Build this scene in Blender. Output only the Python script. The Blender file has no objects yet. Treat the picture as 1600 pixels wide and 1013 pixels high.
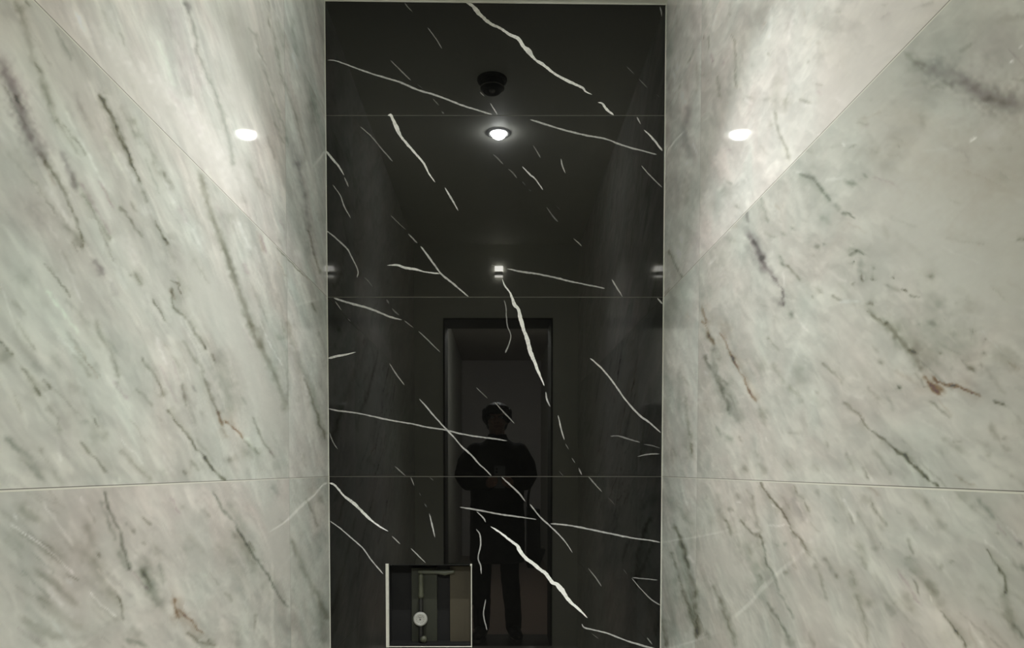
import bpy, bmesh, math, random
import numpy as np
from mathutils import Vector, Matrix

random.seed(7)
SC = bpy.context.scene
COL = SC.collection

# ------------------------------------------------------------------ camera
F = 1156.0
CAMY, CAMZ = -2.45, 1.207
PITCH = math.radians(2.24)
CX = 777.0
CY = 734.0 + F * math.tan(PITCH)
cp, sp = math.cos(PITCH), math.sin(PITCH)

def ray(px, py):
    a = (px - CX) / F
    b = (CY - py) / F
    return Vector((a, cp + b * sp, -sp + b * cp))

def on_back(px, py, y=0.0):
    d = ray(px, py)
    t = (y - CAMY) / d.y
    return Vector((d.x * t, y, CAMZ + d.z * t))

def project(X, Y, Z):
    dy = Y - CAMY
    dz = Z - CAMZ
    f = dy * cp - dz * sp
    u = dy * sp + dz * cp
    return CX + F * X / f, CY - F * u / f

cam_d = bpy.data.cameras.new('camera')
cam_d.sensor_fit = 'HORIZONTAL'
cam_d.sensor_width = 36.0
cam_d.lens = 36.0 * F / 1600.0
cam_d.shift_x = (800.0 - CX) / 1600.0
cam_d.shift_y = (CY - 506.5) / 1600.0
cam_d.clip_start = 0.02
cam = bpy.data.objects.new('camera', cam_d)
COL.objects.link(cam)
cam.location = (0, CAMY, CAMZ)
cam.rotation_euler = (math.pi / 2 - PITCH, 0, 0)
SC.camera = cam

# ------------------------------------------------------------------ dimensions
XL, XR = -0.558, 0.5455
Z_TOP = on_back(777, 4).z            # ceiling at the back wall
Z_R1 = on_back(777, 180.5).z
Z_R2 = on_back(777, 464.5).z
Z_R3 = on_back(777, 745.0).z
Z_R4 = Z_R3 - 0.6
YF = -2.57                            # wall with the doorway
YF2 = -2.87                           # its far face
print('rows', Z_TOP, Z_R1, Z_R2, Z_R3)
TILT = (on_back(1036, 7).z - on_back(505, 1).z) / (XR - XL)   # ceiling runs out of level

def ceil_z(x):
    return Z_TOP + TILT * (x - 0.0)

# ------------------------------------------------------------------ helpers
def lin(c):
    out = []
    for v in c:
        v = v / 255.0
        out.append(v / 12.92 if v <= 0.04045 else ((v + 0.055) / 1.055) ** 2.4)
    return out

def mat(name, color, rough=0.5, metal=0.0, noise=0.0, scale=20.0, emit=None, strength=0.0, coat=0.0, bump=0.0, spec=0.5):
    m = bpy.data.materials.new(name)
    m.use_nodes = True
    nt = m.node_tree
    b = nt.nodes['Principled BSDF']
    c = lin(color)
    b.inputs['Roughness'].default_value = rough
    b.inputs['Metallic'].default_value = metal
    b.inputs['Coat Weight'].default_value = coat
    b.inputs['Specular IOR Level'].default_value = spec
    tc = nt.nodes.new('ShaderNodeTexCoord')
    n = nt.nodes.new('ShaderNodeTexNoise')
    n.inputs['Scale'].default_value = scale
    n.inputs['Detail'].default_value = 5
    nt.links.new(tc.outputs['Object'], n.inputs['Vector'])
    r = nt.nodes.new('ShaderNodeMix')
    r.data_type = 'RGBA'
    r.inputs[6].default_value = [max(0, v * (1 - noise)) for v in c] + [1]
    r.inputs[7].default_value = [min(1, v * (1 + noise)) for v in c] + [1]
    nt.links.new(n.outputs['Fac'], r.inputs[0])
    nt.links.new(r.outputs[2], b.inputs['Base Color'])
    if bump > 0:
        bp = nt.nodes.new('ShaderNodeBump')
        bp.inputs['Strength'].default_value = bump
        bp.inputs['Distance'].default_value = 0.002
        nt.links.new(n.outputs['Fac'], bp.inputs['Height'])
        nt.links.new(bp.outputs[0], b.inputs['Normal'])
    if emit:
        b.inputs['Emission Color'].default_value = lin(emit) + [1]
        b.inputs['Emission Strength'].default_value = strength
    return m

def link_obj(name, me, parent=None):
    o = bpy.data.objects.new(name, me)
    COL.objects.link(o)
    if parent:
        o.parent = parent
    return o

def finish(name, bm, m, parent=None, smooth=False):
    me = bpy.data.meshes.new(name)
    bm.normal_update()
    bm.to_mesh(me)
    bm.free()
    if smooth:
        me.polygons.foreach_set('use_smooth', [True] * len(me.polygons))
    for mm in (m if isinstance(m, (list, tuple)) else [m]):
        me.materials.append(mm)
    return link_obj(name, me, parent)

def tag(o, label=None, cat=None, group=None, kind=None):
    if label: o['label'] = label
    if cat: o['category'] = cat
    if group: o['group'] = group
    if kind: o['kind'] = kind
    return o

def empty(name, loc):
    o = bpy.data.objects.new(name, None)
    COL.objects.link(o)
    o.location = loc
    o.empty_display_size = 0.05
    return o

def box(bm, x0, x1, y0, y1, z0, z1, off=(0, 0, 0), mi=0):
    vs = [bm.verts.new((x - off[0], y - off[1], z - off[2])) for x in (x0, x1) for y in (y0, y1) for z in (z0, z1)]
    fs = []
    for f in ((0, 1, 3, 2), (4, 6, 7, 5), (0, 4, 5, 1), (2, 3, 7, 6), (0, 2, 6, 4), (1, 5, 7, 3)):
        fc = bm.faces.new([vs[i] for i in f])
        fc.material_index = mi
        fs.append(fc)
    return vs

def bevel(bm, w=0.002, seg=2):
    bmesh.ops.bevel(bm, geom=bm.edges[:], offset=w, segments=seg, affect='EDGES', profile=0.6)

def lathe(bm, prof, axis='Z', c=(0, 0, 0), n=40, cap=True):
    """prof: list of (radius, height along the axis)"""
    rings = []
    for r, h in prof:
        ring = []
        for i in range(n):
            a = 2 * math.pi * i / n
            x, y = r * math.cos(a), r * math.sin(a)
            if axis == 'Z': p = (x, y, h)
            elif axis == 'Y': p = (x, h, y)
            else: p = (h, x, y)
            ring.append(bm.verts.new((p[0] + c[0], p[1] + c[1], p[2] + c[2])))
        rings.append(ring)
    for a, b in zip(rings, rings[1:]):
        for i in range(n):
            bm.faces.new((a[i], a[(i + 1) % n], b[(i + 1) % n], b[i]))
    if cap:
        bm.faces.new(rings[0][::-1])
        bm.faces.new(rings[-1])
    bmesh.ops.recalc_face_normals(bm, faces=bm.faces[:])

def frame_for(d):
    d = Vector(d).normalized()
    up = Vector((0, 0, 1)) if abs(d.z) < 0.9 else Vector((0, 1, 0))
    s = d.cross(up).normalized()
    return s, s.cross(d).normalized()

def capsule(bm, pts, rad, n=16, rings=5):
    """tapered limb through pts with a radius at each point and round ends"""
    pts = [Vector(p) for p in pts]
    stations = []
    for i, p in enumerate(pts):
        if i == 0: d = pts[1] - p
        elif i == len(pts) - 1: d = p - pts[i - 1]
        else: d = (pts[i + 1] - pts[i - 1])
        stations.append((p, d.normalized(), rad[i]))
    full = []
    p, d, r = stations[0]
    for k in range(rings, 0, -1):
        a = math.pi / 2 * k / rings
        full.append((p - d * r * math.sin(a), d, max(r * math.cos(a), 1e-4)))
    full += stations
    p, d, r = stations[-1]
    for k in range(1, rings + 1):
        a = math.pi / 2 * k / rings
        full.append((p + d * r * math.sin(a), d, max(r * math.cos(a), 1e-4)))
    prev = None
    first = None
    s, t = frame_for(full[0][1])
    for p, d, r in full:
        s = (s - d * s.dot(d)).normalized()
        t = d.cross(s)
        ring = [bm.verts.new(p + (s * math.cos(2 * math.pi * i / n) + t * math.sin(2 * math.pi * i / n)) * r) for i in range(n)]
        if prev:
            for i in range(n):
                bm.faces.new((prev[i], prev[(i + 1) % n], ring[(i + 1) % n], ring[i]))
        else:
            first = ring
        prev = ring
    bm.faces.new(first[::-1])
    bm.faces.new(prev)

def ellipsoid(bm, c, r, seg=24, rings=16):
    m = Matrix.Translation(c) @ Matrix.Diagonal((r[0], r[1], r[2], 1))
    bmesh.ops.create_uvsphere(bm, u_segments=seg, v_segments=rings, radius=1.0, matrix=m)

def loft(bm, secs, n=28):
    """secs: (cx, cy, z, rx, ry)"""
    prev = None
    first = None
    for cx, cy, z, rx, ry in secs:
        ring = [bm.verts.new((cx + rx * math.cos(2 * math.pi * i / n), cy + ry * math.sin(2 * math.pi * i / n), z)) for i in range(n)]
        if prev:
            for i in range(n):
                bm.faces.new((prev[i], prev[(i + 1) % n], ring[(i + 1) % n], ring[i]))
        else:
            first = ring
        prev = ring
    bm.faces.new(first[::-1])
    bm.faces.new(prev)

def organic(name, bm, m, parent, voxel=0.006, smooth_it=6, fac=0.6, disp=0.0, dscale=0.12):
    """join overlapping volumes into one continuous smooth surface"""
    bmesh.ops.recalc_face_normals(bm, faces=bm.faces[:])
    me = bpy.data.meshes.new('tmp')
    bm.to_mesh(me)
    bm.free()
    o = bpy.data.objects.new('tmp', me)
    COL.objects.link(o)
    r = o.modifiers.new('r', 'REMESH')
    r.mode = 'VOXEL'
    r.voxel_size = voxel
    s = o.modifiers.new('s', 'SMOOTH')
    s.factor = fac
    s.iterations = smooth_it
    if disp > 0:
        tx = bpy.data.textures.new('folds', 'CLOUDS')
        tx.noise_scale = dscale
        d = o.modifiers.new('d', 'DISPLACE')
        d.texture = tx
        d.strength = disp
        d.mid_level = 0.5
    dg = bpy.context.evaluated_depsgraph_get()
    me2 = bpy.data.meshes.new_from_object(o.evaluated_get(dg))
    bpy.data.objects.remove(o)
    me2.name = name
    me2.materials.clear()
    me2.materials.append(m)
    me2.polygons.foreach_set('use_smooth', [True] * len(me2.polygons))
    return link_obj(name, me2, parent)

# ------------------------------------------------------------------ marble strokes (where each vein runs on the tiles)
# (points, half width, darkness, tint)  tint: g grey-green, p purple-grey, b brown, n neutral, k pinkish
LEFT = [
 ([(0,85),(8,113),(20,133),(33,180),(49,216),(62,236),(72,260)],12,.27,'p'),
 ([(0,110),(12,125),(24,150),(36,190),(52,222)],5,.12,'p'),
 ([(69,250),(85,273),(98,296),(113,330),(123,353),(130,388)],2.6,.34,'n'),
 ([(60,235),(75,255),(90,285)],6,.12,'n'),
 ([(144,404),(154,417),(161,434)],4.5,.3,'p'),([(172,440),(184,463)],5,.14,'p'),
 ([(98,350),(115,363),(128,385)],6,.15,'n'),([(5,136),(15,151)],2,.28,'n'),([(23,149),(33,164)],2,.26,'n'),
 ([(20,0),(31,15),(38,38),(46,67),(54,98),(64,113),(69,136),(77,157),(82,180),(92,195)],5,.14,'n'),
 ([(38,0),(49,10)],2,.22,'n'),([(20,0),(30,18),(36,40)],3,.14,'n'),([(54,98),(66,115)],2,.2,'n'),([(64,130),(72,150),(78,165)],4,.12,'n'),
 ([(98,192),(113,213),(123,223),(136,244)],2,.18,'n'),([(95,235),(104,255)],5,.14,'p'),
 ([(85,44),(100,69),(110,95)],3.2,.2,'g'),([(100,70),(112,90)],6,.08,'g'),
 ([(154,146),(167,169),(180,192),(190,216),(200,234),(209,259)],3,.42,'n'),
 ([(204,250),(221,286)],1.8,.36,'n'),([(223,296),(231,317)],3,.18,'n'),
 ([(157,150),(172,178),(188,205)],6,.1,'g'),
 ([(203,180),(221,216),(241,246)],4,.13,'n'),([(239,250),(259,281)],4,.14,'n'),([(256,270),(270,296)],3,.2,'n'),
 ([(103,255),(113,276),(118,296)],5,.24,'p'),([(126,299),(144,327),(159,353),(172,376)],3.6,.22,'n'),
 ([(185,322),(205,347),(210,358),(223,372)],2.3,.28,'n'),([(205,315),(214,332)],2,.2,'n'),
 ([(241,342),(259,376)],2,.26,'n'),
 ([(69,412),(85,430),(103,453),(110,466)],1.4,.28,'n'),
 ([(208,425),(221,448)],2.5,.24,'n'),([(239,468),(249,486),(259,504)],1.4,.32,'n'),([(200,428),(204,433)],2.5,.25,'n'),
 ([(28,417),(46,445)],12,.1,'g'),([(18,468),(41,491)],4,.12,'n'),([(10,290),(30,340),(20,380)],32,.07,'p'),([(0,410),(30,400)],20,.04,'p'),
 ([(270,0),(280,60),(300,120),(310,150)],17,.06,'k'),([(20,0),(5,40)],20,.05,'p'),
 ([(286,0),(301,38),(309,80),(322,113),(335,144),(345,175),(355,200),(360,226),(365,259)],3.2,.17,'g'),
 ([(358,250),(365,268),(373,288),(383,319)],3.6,.13,'g'),([(289,0),(299,15)],5,.2,'p'),
 ([(110,20),(200,95),(270,150),(330,225),(375,300)],15,-.045,'n'),
 ([(262,140),(285,170),(315,212)],5,.06,'k'),
 ([(387,42),(399,54),(404,77),(414,108),(424,144),(435,172),(445,205),(450,231)],2.4,.17,'g'),
 ([(399,67),(406,88),(415,110)],1.4,-.12,'n'),
 ([(419,0),(423,38),(432,77),(442,131)],2,.17,'n'),([(445,128),(453,157),(463,185),(473,221),(478,252)],2,.17,'n'),
 ([(455,26),(460,72),(466,100)],3,.12,'g'),([(475,0),(484,77),(488,154),(488,200)],8,.14,'g'),
 ([(455,218),(470,262)],8,.13,'p'),([(460,250),(476,300),(481,353),(494,404)],6,.17,'p'),([(482,357),(493,404),(501,430)],1.5,.25,'n'),
 ([(427,190),(445,226)],2,.14,'n'),([(388,252),(398,275),(409,296),(422,309)],3,.13,'n'),([(360,158),(368,170)],4,.06,'n'),
 ([(311,270),(319,296),(329,332),(342,365),(355,401),(365,435),(378,466),(388,496),(397,512)],5,.24,'n'),
 ([(345,330),(352,350)],12,.06,'g'),([(340,365),(370,440)],7,.06,'g'),
 ([(388,500),(404,538),(414,554),(430,587),(442,618),(447,644)],5,.2,'n'),([(400,510),(412,545)],5,.14,'n'),
 ([(255,371),(265,383)],2.3,.38,'n'),([(265,437),(278,442),(283,460)],1.4,.34,'n'),
 ([(267,447),(270,480),(291,500)],2,.25,'n'),([(275,440),(285,475)],10,.07,'g'),
 ([(432,386),(450,406),(468,424),(483,438)],.9,.35,'n'),([(486,473),(495,489)],2.5,.28,'n'),
 ([(280,320),(292,350)],6,.06,'k'),([(300,345),(318,395)],9,-.03,'n'),
 ([(0,531),(10,544),(21,555)],2.3,.36,'n'),([(0,545),(15,570)],12,.1,'n'),([(33,574),(49,595),(64,619)],4,.22,'n'),([(55,605),(64,619)],2,.2,'n'),
 ([(68,592),(80,608)],2.6,.32,'n'),([(72,633),(90,657),(92,675)],4,.15,'n'),([(20,615),(35,648)],4,.12,'n'),
 ([(113,551),(126,567),(144,590)],3.6,.18,'n'),([(80,555),(98,580)],6,.1,'g'),
 ([(149,500),(157,526),(172,551),(180,572),(184,590)],3.8,.18,'n'),([(143,570),(152,575)],8,.1,'n'),([(180,595),(190,615)],3,.14,'g'),
 ([(221,559),(236,580),(249,603),(256,620)],2.6,.24,'n'),([(213,605),(226,620),(239,636)],2.5,.2,'n'),
 ([(260,640),(278,664),(293,680),(306,700),(322,718)],1.8,.38,'n'),([(318,714),(335,734),(353,753)],2.3,.5,'n'),
 ([(8,682),(23,698),(35,706)],4.5,.24,'g'),([(35,704),(54,731),(69,752)],7,.16,'g'),
 ([(126,692),(149,718),(167,739)],2.2,.24,'n'),([(187,703),(210,728),(236,752)],4,.16,'n'),
 ([(146,654),(154,669)],2,.28,'n'),([(142,668),(152,700)],9,.1,'n'),([(125,655),(138,662)],4,.12,'g'),([(0,748),(12,752)],14,.12,'p'),
 ([(110,650),(125,640)],14,.06,'n'),([(90,690),(96,722)],4,-.05,'n'),
 ([(286,531),(301,559),(314,572),(324,603),(332,623),(342,649)],2.8,.2,'n'),([(338,642),(344,656),(350,667)],2.6,.42,'b'),
 ([(352,659),(370,674),(381,686)],1.4,.48,'b'),([(381,686),(392,700)],2,.25,'n'),([(346,667),(356,685)],4,.14,'b'),
 ([(335,545),(350,590),(362,625),(370,655)],15,.15,'g'),([(293,500),(306,522),(322,546)],2.8,.22,'n'),([(318,538),(323,547)],1.8,.3,'n'),
 ([(330,552),(336,565)],2.5,.2,'n'),([(394,651),(404,677),(430,718)],1.8,.26,'n'),
 ([(375,700),(400,715)],10,.12,'n'),([(353,720),(362,718)],6,.18,'n'),([(390,695),(405,712)],3,.2,'n'),([(425,720),(437,735)],6,.1,'g'),
 ([(448,500),(460,551),(478,598),(494,636),(509,685)],6,.16,'n'),([(474,590),(487,622),(509,688)],1.5,.2,'n'),([(409,500),(414,546)],4,.12,'n'),
 ([(406,503),(440,572)],1.3,-.1,'n'),([(473,585),(480,620)],1.6,-.08,'n'),([(440,500),(448,560),(450,620)],2,.12,'n'),
 ([(285,600),(290,635)],2.5,.2,'n'),([(300,603),(307,613)],3,.2,'p'),([(313,646),(320,650)],3,.16,'n'),([(285,735),(293,745)],2.5,.22,'n'),([(298,718),(312,738)],2.5,.16,'n'),
 ([(162,768),(169,794),(180,817),(189,833),(191,856),(205,892)],2.6,.34,'g'),([(157,782),(168,812),(180,845)],3,.18,'g'),
 ([(183,860),(200,888)],5,.16,'g'),
 ([(218,881),(231,907),(244,933),(254,953)],9,.24,'g'),([(222,890),(235,912)],3,.15,'n'),([(250,880),(256,915)],4,.16,'g'),
 ([(15,820),(62,850),(87,871),(115,897)],2,-.13,'n'),([(100,895),(123,908)],1.8,.2,'n'),([(18,826),(65,857),(95,882)],3,.12,'n'),([(20,803),(26,812)],3,-.12,'n'),
 ([(26,790),(64,817)],9,.13,'n'),([(64,850),(105,880)],12,.1,'n'),([(54,889),(87,915),(123,948)],6,.16,'n'),([(33,966),(64,989),(103,997)],7,.13,'n'),
 ([(60,930),(95,965),(135,985)],9,.1,'n'),([(10,830),(40,860)],9,.08,'n'),
 ([(113,843),(144,876),(164,917),(180,938)],11,.13,'n'),([(133,815),(146,860)],7,.15,'n'),([(72,918),(95,945),(120,968)],7,-.06,'n'),
 ([(139,925),(164,951),(182,963)],1.8,-.13,'n'),([(142,930),(168,958),(185,972)],4,.12,'n'),([(151,865),(158,872)],3,.25,'n'),([(182,930),(190,943)],2,.34,'n'),([(190,945),(192,970)],2,.22,'n'),
 ([(223,809),(236,822)],2,.26,'n'),([(206,828),(212,835)],2.5,.26,'n'),([(220,848),(228,852)],2.5,.24,'n'),([(196,818),(200,820)],3,.2,'g'),
 ([(195,1000),(231,1010)],4.5,.26,'g'),([(205,975),(218,1000)],9,.15,'g'),([(240,850),(250,870)],7,.14,'n'),([(165,990),(120,1000)],14,.08,'n'),
 ([(332,768),(345,792),(365,815),(376,835),(388,856),(404,879),(422,904),(435,930),(453,951)],1.8,.38,'g'),
 ([(355,786),(370,808),(383,830)],6,.12,'g'),([(365,830),(385,862),(405,895)],7,.12,'n'),([(388,845),(398,862)],1.5,.3,'n'),([(366,855),(382,885)],2,-.06,'n'),
 ([(269,935),(276,958),(279,968)],3.4,.5,'b'),([(279,951),(299,969),(310,984),(319,990)],1.8,.38,'b'),([(291,989),(311,1004),(337,1010)],2.4,.25,'n'),([(325,998),(330,1008)],3,.25,'n'),
 ([(283,790),(290,795)],5,.1,'n'),([(318,793),(330,810)],2,.16,'n'),([(288,850),(292,870)],9,.12,'g'),([(365,975),(368,1005)],22,.13,'g'),([(412,905),(425,935)],11,.1,'g'),([(350,830),(400,930)],26,.05,'n'),
 ([(455,843),(466,870),(478,897),(496,928),(513,969)],4.5,.18,'n'),([(478,779),(487,797),(496,825)],2,.25,'n'),([(495,775),(505,785)],5,.15,'n'),
 ([(400,960),(398,985)],3,.16,'n'),([(425,757),(435,775)],6,.1,'g'),([(440,965),(470,985)],12,.08,'g'),([(500,940),(508,1010)],6,.12,'n'),
]
RIGHT = [
 ([(1460,250),(1560,260),(1600,400)],110,.06,'b'),([(1380,150),(1500,300)],60,.03,'b'),
 ([(1107,56),(1107,77)],1.8,.26,'n'),([(1112,82),(1115,98)],1.8,.15,'k'),([(1097,49),(1099,62)],1.2,.2,'n'),
 ([(1139,52),(1148,62),(1148,69),(1148,116),(1151,136)],1.4,.22,'n'),([(1087,77),(1074,100)],2,.18,'n'),([(1063,126),(1060,140)],2,.18,'n'),([(1088,95),(1090,145)],3,.12,'n'),
 ([(1120,118),(1125,154)],2.6,.2,'n'),([(1210,175),(1217,213),(1228,228),(1233,249)],2.6,.2,'n'),([(1215,115),(1210,180)],8,.08,'n'),([(1203,190),(1207,200)],4,.15,'n'),
 ([(1078,165),(1070,200),(1072,225),(1085,250)],6,.17,'p'),([(1065,210),(1060,250)],8,.1,'p'),([(1083,222),(1090,245)],1.2,-.1,'n'),
 ([(1248,155),(1268,162)],2.5,.18,'n'),([(1199,83),(1202,87)],2,.22,'n'),([(1262,95),(1265,99)],2.5,.15,'n'),([(1297,229),(1315,226)],3,.12,'g'),
 ([(1262,20),(1300,60),(1320,110)],28,.05,'n'),([(1164,149),(1181,157)],2,.13,'n'),([(1160,152),(1176,164)],2,-.06,'n'),([(1232,145),(1225,180)],3,.1,'n'),
 ([(1042,118),(1047,144)],5,.13,'p'),([(1038,20),(1046,90)],8,.1,'g'),([(1050,100),(1055,135)],1.5,-.06,'n'),([(1120,20),(1112,50)],2,-.05,'n'),([(1205,10),(1202,60)],2.5,-.05,'n'),([(1240,20),(1232,60)],2.5,-.04,'n'),
 ([(1323,20),(1340,60)],20,.04,'n'),
 ([(1413,80),(1430,96),(1450,104)],5,.16,'n'),([(1440,100),(1474,113),(1505,128),(1533,149),(1572,162),(1605,168)],19,.22,'p'),
 ([(1480,110),(1505,120),(1528,145),(1548,158)],6,.12,'p'),([(1536,155),(1575,160)],6,.1,'g'),
 ([(1540,30),(1595,100)],40,.13,'p'),([(1500,35),(1520,70)],20,.05,'p'),([(1470,128),(1490,135)],4,.15,'n'),
 ([(1591,77),(1599,67)],1.5,-.18,'n'),([(1577,97),(1583,93)],1.8,-.18,'n'),([(1515,221),(1527,213)],2,-.18,'n'),([(1500,82),(1518,67)],3,.12,'n'),([(1457,95),(1463,98)],3,-.1,'n'),
 ([(1315,225),(1321,229)],1.8,-.1,'n'),([(1325,231),(1338,226)],2,.22,'n'),([(1440,175),(1443,200)],5,.1,'n'),([(1404,225),(1404,232)],2,.12,'n'),
 ([(1189,306),(1197,337),(1202,348)],2.5,.17,'g'),([(1166,330),(1171,348)],2.6,.25,'p'),([(1161,352),(1172,372)],6,.16,'p'),
 ([(1174,363),(1184,389),(1194,417),(1208,432)],6.5,.34,'p'),([(1205,430),(1222,455),(1226,481)],2.6,.33,'p'),([(1165,378),(1195,415)],13,.16,'p'),([(1215,470),(1224,480)],4,.2,'p'),
 ([(1236,487),(1240,497)],3.6,.36,'g'),([(1228,414),(1240,428),(1251,440)],2.6,.24,'n'),([(1217,399),(1225,417)],3,.22,'g'),([(1222,425),(1226,450)],1.5,-.06,'n'),
 ([(1248,271),(1269,278),(1287,299),(1300,314)],3.2,.3,'g'),([(1265,275),(1275,282)],4,.15,'g'),([(1302,322),(1315,327)],4,.17,'g'),
 ([(1044,389),(1056,414),(1066,435)],1.5,.35,'n'),([(1036,460),(1048,450)],2,.15,'n'),
 ([(1220,362),(1228,368)],3,.17,'g'),([(1275,382),(1280,390)],3,.28,'g'),([(1286,380),(1290,383)],2.2,.3,'g'),([(1275,450),(1285,457)],3,.2,'n'),([(1269,462),(1272,465)],2,.3,'n'),([(1300,461),(1315,471)],2.2,.24,'n'),([(1280,335),(1298,350)],6,.13,'g'),([(1238,355),(1242,360)],2.5,.2,'g'),
 ([(1095,476),(1100,490),(1104,507)],1.8,.3,'b'),([(1097,500),(1107,520),(1117,541)],2.4,.28,'b'),([(1135,283),(1145,290)],2,.18,'g'),([(1130,290),(1138,310)],9,.1,'g'),
 ([(1110,395),(1140,420)],16,.05,'g'),([(1095,450),(1120,470)],12,.06,'g'),([(1160,460),(1165,470)],7,.07,'g'),([(1112,310),(1118,330)],7,.08,'n'),
 ([(1055,270),(1060,330)],7,.09,'p'),([(1070,280),(1072,320)],4,.09,'n'),([(1142,358),(1130,370)],1.5,-.08,'n'),([(1120,400),(1107,415)],2,-.08,'n'),
 ([(1321,283),(1338,288)],5.5,.25,'g'),([(1348,271),(1358,277)],3,.2,'g'),([(1315,332),(1328,336),(1338,341)],1.9,.4,'g'),
 ([(1325,401),(1341,391),(1353,399)],1.8,.33,'g'),([(1333,407),(1333,415)],1.6,.35,'g'),([(1345,405),(1345,420)],6,.12,'g'),
 ([(1359,437),(1366,437)],1.6,.5,'n'),([(1393,432),(1398,434)],1.6,.4,'n'),([(1407,453),(1418,456)],1.9,.55,'n'),([(1420,462),(1438,463)],1.9,.42,'n'),([(1330,445),(1336,443)],1.8,.35,'n'),([(1347,430),(1347,440)],1.6,.3,'n'),([(1362,418),(1366,420)],2.2,.25,'n'),
 ([(1382,445),(1405,455)],4,.16,'n'),([(1450,433),(1460,432)],3.5,.2,'n'),([(1440,425),(1470,430)],12,.08,'n'),([(1455,450),(1455,500)],22,.12,'g'),
 ([(1353,486),(1371,499),(1387,507)],3,.24,'n'),([(1355,475),(1366,476)],2,.2,'n'),([(1380,350),(1388,375)],5,.09,'n'),([(1590,376),(1602,373)],2,.35,'n'),([(1500,478),(1530,482)],14,.08,'n'),([(1475,497),(1478,500)],4,.2,'n'),
 ([(1125,520),(1138,546),(1148,567),(1161,590),(1171,613),(1181,628)],1.7,.44,'b'),([(1136,548),(1146,565)],3,.18,'n'),([(1185,635),(1197,664)],4.5,.15,'n'),([(1190,640),(1200,648)],6,.12,'n'),
 ([(1125,500),(1140,530)],10,.1,'b'),
 ([(1099,554),(1112,577),(1128,608),(1140,644)],3.6,.4,'g'),([(1125,595),(1140,620),(1158,662)],8,.17,'g'),([(1112,546),(1120,585),(1138,603)],2.8,.28,'g'),([(1107,520),(1114,532),(1119,548)],3,.25,'g'),
 ([(1112,545),(1120,550)],7,.15,'g'),([(1071,618),(1074,654),(1079,690)],2.4,.2,'n'),([(1079,690),(1083,718)],3,.34,'n'),([(1070,680),(1078,720)],6,.12,'n'),([(1062,570),(1062,640)],4,.08,'g'),
 ([(1119,667),(1128,685)],2,.24,'g'),([(1132,680),(1146,690)],4.5,.2,'g'),([(1157,680),(1160,690)],2,.16,'n'),([(1199,528),(1217,549)],2,.2,'n'),([(1284,567),(1300,582),(1316,600)],2.6,.24,'n'),
 ([(1230,608),(1243,614),(1256,628)],3.4,.18,'n'),([(1245,570),(1252,605)],8,.1,'n'),([(1232,600),(1240,612)],4,.14,'n'),([(1275,612),(1279,616)],3,.24,'n'),([(1288,624),(1293,628)],4,.13,'n'),
 ([(1161,726),(1169,739)],3.6,.24,'n'),([(1183,722),(1196,742)],4,.18,'n'),([(1178,704),(1186,715)],3,.14,'n'),([(1228,717),(1243,736)],4,.15,'n'),([(1270,722),(1282,738)],4,.12,'n'),([(1190,560),(1190,585)],9,.08,'n'),([(1230,675),(1250,676)],3,.1,'n'),([(1293,688),(1293,700)],2,.2,'n'),
 ([(1318,628),(1330,640),(1343,650)],3,.28,'n'),([(1343,650),(1352,664),(1361,672)],2,.3,'n'),([(1361,672),(1377,685),(1392,696)],2,.46,'n'),([(1390,695),(1413,713),(1425,726)],2.6,.5,'n'),([(1410,710),(1430,722)],5,.2,'n'),([(1425,726),(1441,739),(1454,752),(1469,761)],2.4,.56,'n'),([(1375,688),(1392,702)],4,.14,'n'),
 ([(1443,587),(1454,603),(1469,618)],3.2,.5,'b'),([(1452,598),(1475,612)],4.5,.4,'b'),([(1456,587),(1466,598),(1479,603),(1495,603)],2,.5,'b'),([(1482,602),(1497,603),(1510,610),(1533,619)],2.2,.5,'b'),
 ([(1551,627),(1562,629),(1572,633)],2,.46,'n'),([(1563,630),(1571,632)],3,.25,'n'),([(1455,628),(1469,641),(1487,654)],2.2,.24,'n'),([(1453,627),(1460,634)],4,.18,'n'),([(1500,595),(1520,600)],12,.07,'b'),
 ([(1371,500),(1392,513),(1407,533),(1423,549),(1440,580)],5,.2,'n'),([(1385,505),(1405,530)],6,.12,'n'),([(1395,500),(1440,550),(1470,575)],16,.1,'n'),([(1430,500),(1490,540),(1530,555)],34,.1,'g'),([(1550,545),(1600,575)],14,.1,'n'),
 ([(1404,602),(1408,608)],2.4,.48,'g'),([(1356,605),(1357,606)],2.8,.34,'g'),([(1376,562),(1380,570)],4.5,.2,'n'),([(1468,553),(1471,554)],3.5,.26,'n'),([(1488,520),(1492,521)],4,.2,'n'),([(1518,518),(1522,519)],4,.3,'n'),([(1535,553),(1538,554)],4,.3,'n'),([(1485,577),(1490,578)],4,.3,'g'),([(1530,572),(1537,572)],3,.25,'n'),([(1510,574),(1524,580)],5,.2,'n'),([(1368,623),(1376,623)],3,.16,'n'),([(1390,612),(1393,612)],3.5,.2,'n'),([(1420,545),(1436,556)],2.5,.25,'n'),([(1433,505),(1436,510)],3.5,.24,'g'),([(1450,503),(1465,510)],5,.15,'g'),([(1538,530),(1542,532)],3,.2,'n'),
 ([(1472,700),(1472,712)],8,.15,'n'),([(1490,700),(1510,700)],8,.13,'n'),([(1535,695),(1550,700)],8,.13,'n'),([(1565,697),(1578,703)],4,.26,'n'),([(1548,662),(1555,680),(1561,690)],4.5,.17,'n'),([(1585,660),(1600,658)],9,.13,'n'),([(1545,708),(1546,716)],5,.16,'n'),([(1488,690),(1504,690)],2,.18,'n'),([(1340,580),(1360,590)],14,.06,'n'),([(1580,740),(1584,748)],3,.16,'n'),([(1500,745),(1508,755)],6,.1,'n'),([(1565,685),(1574,684)],2,.25,'n'),
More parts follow.
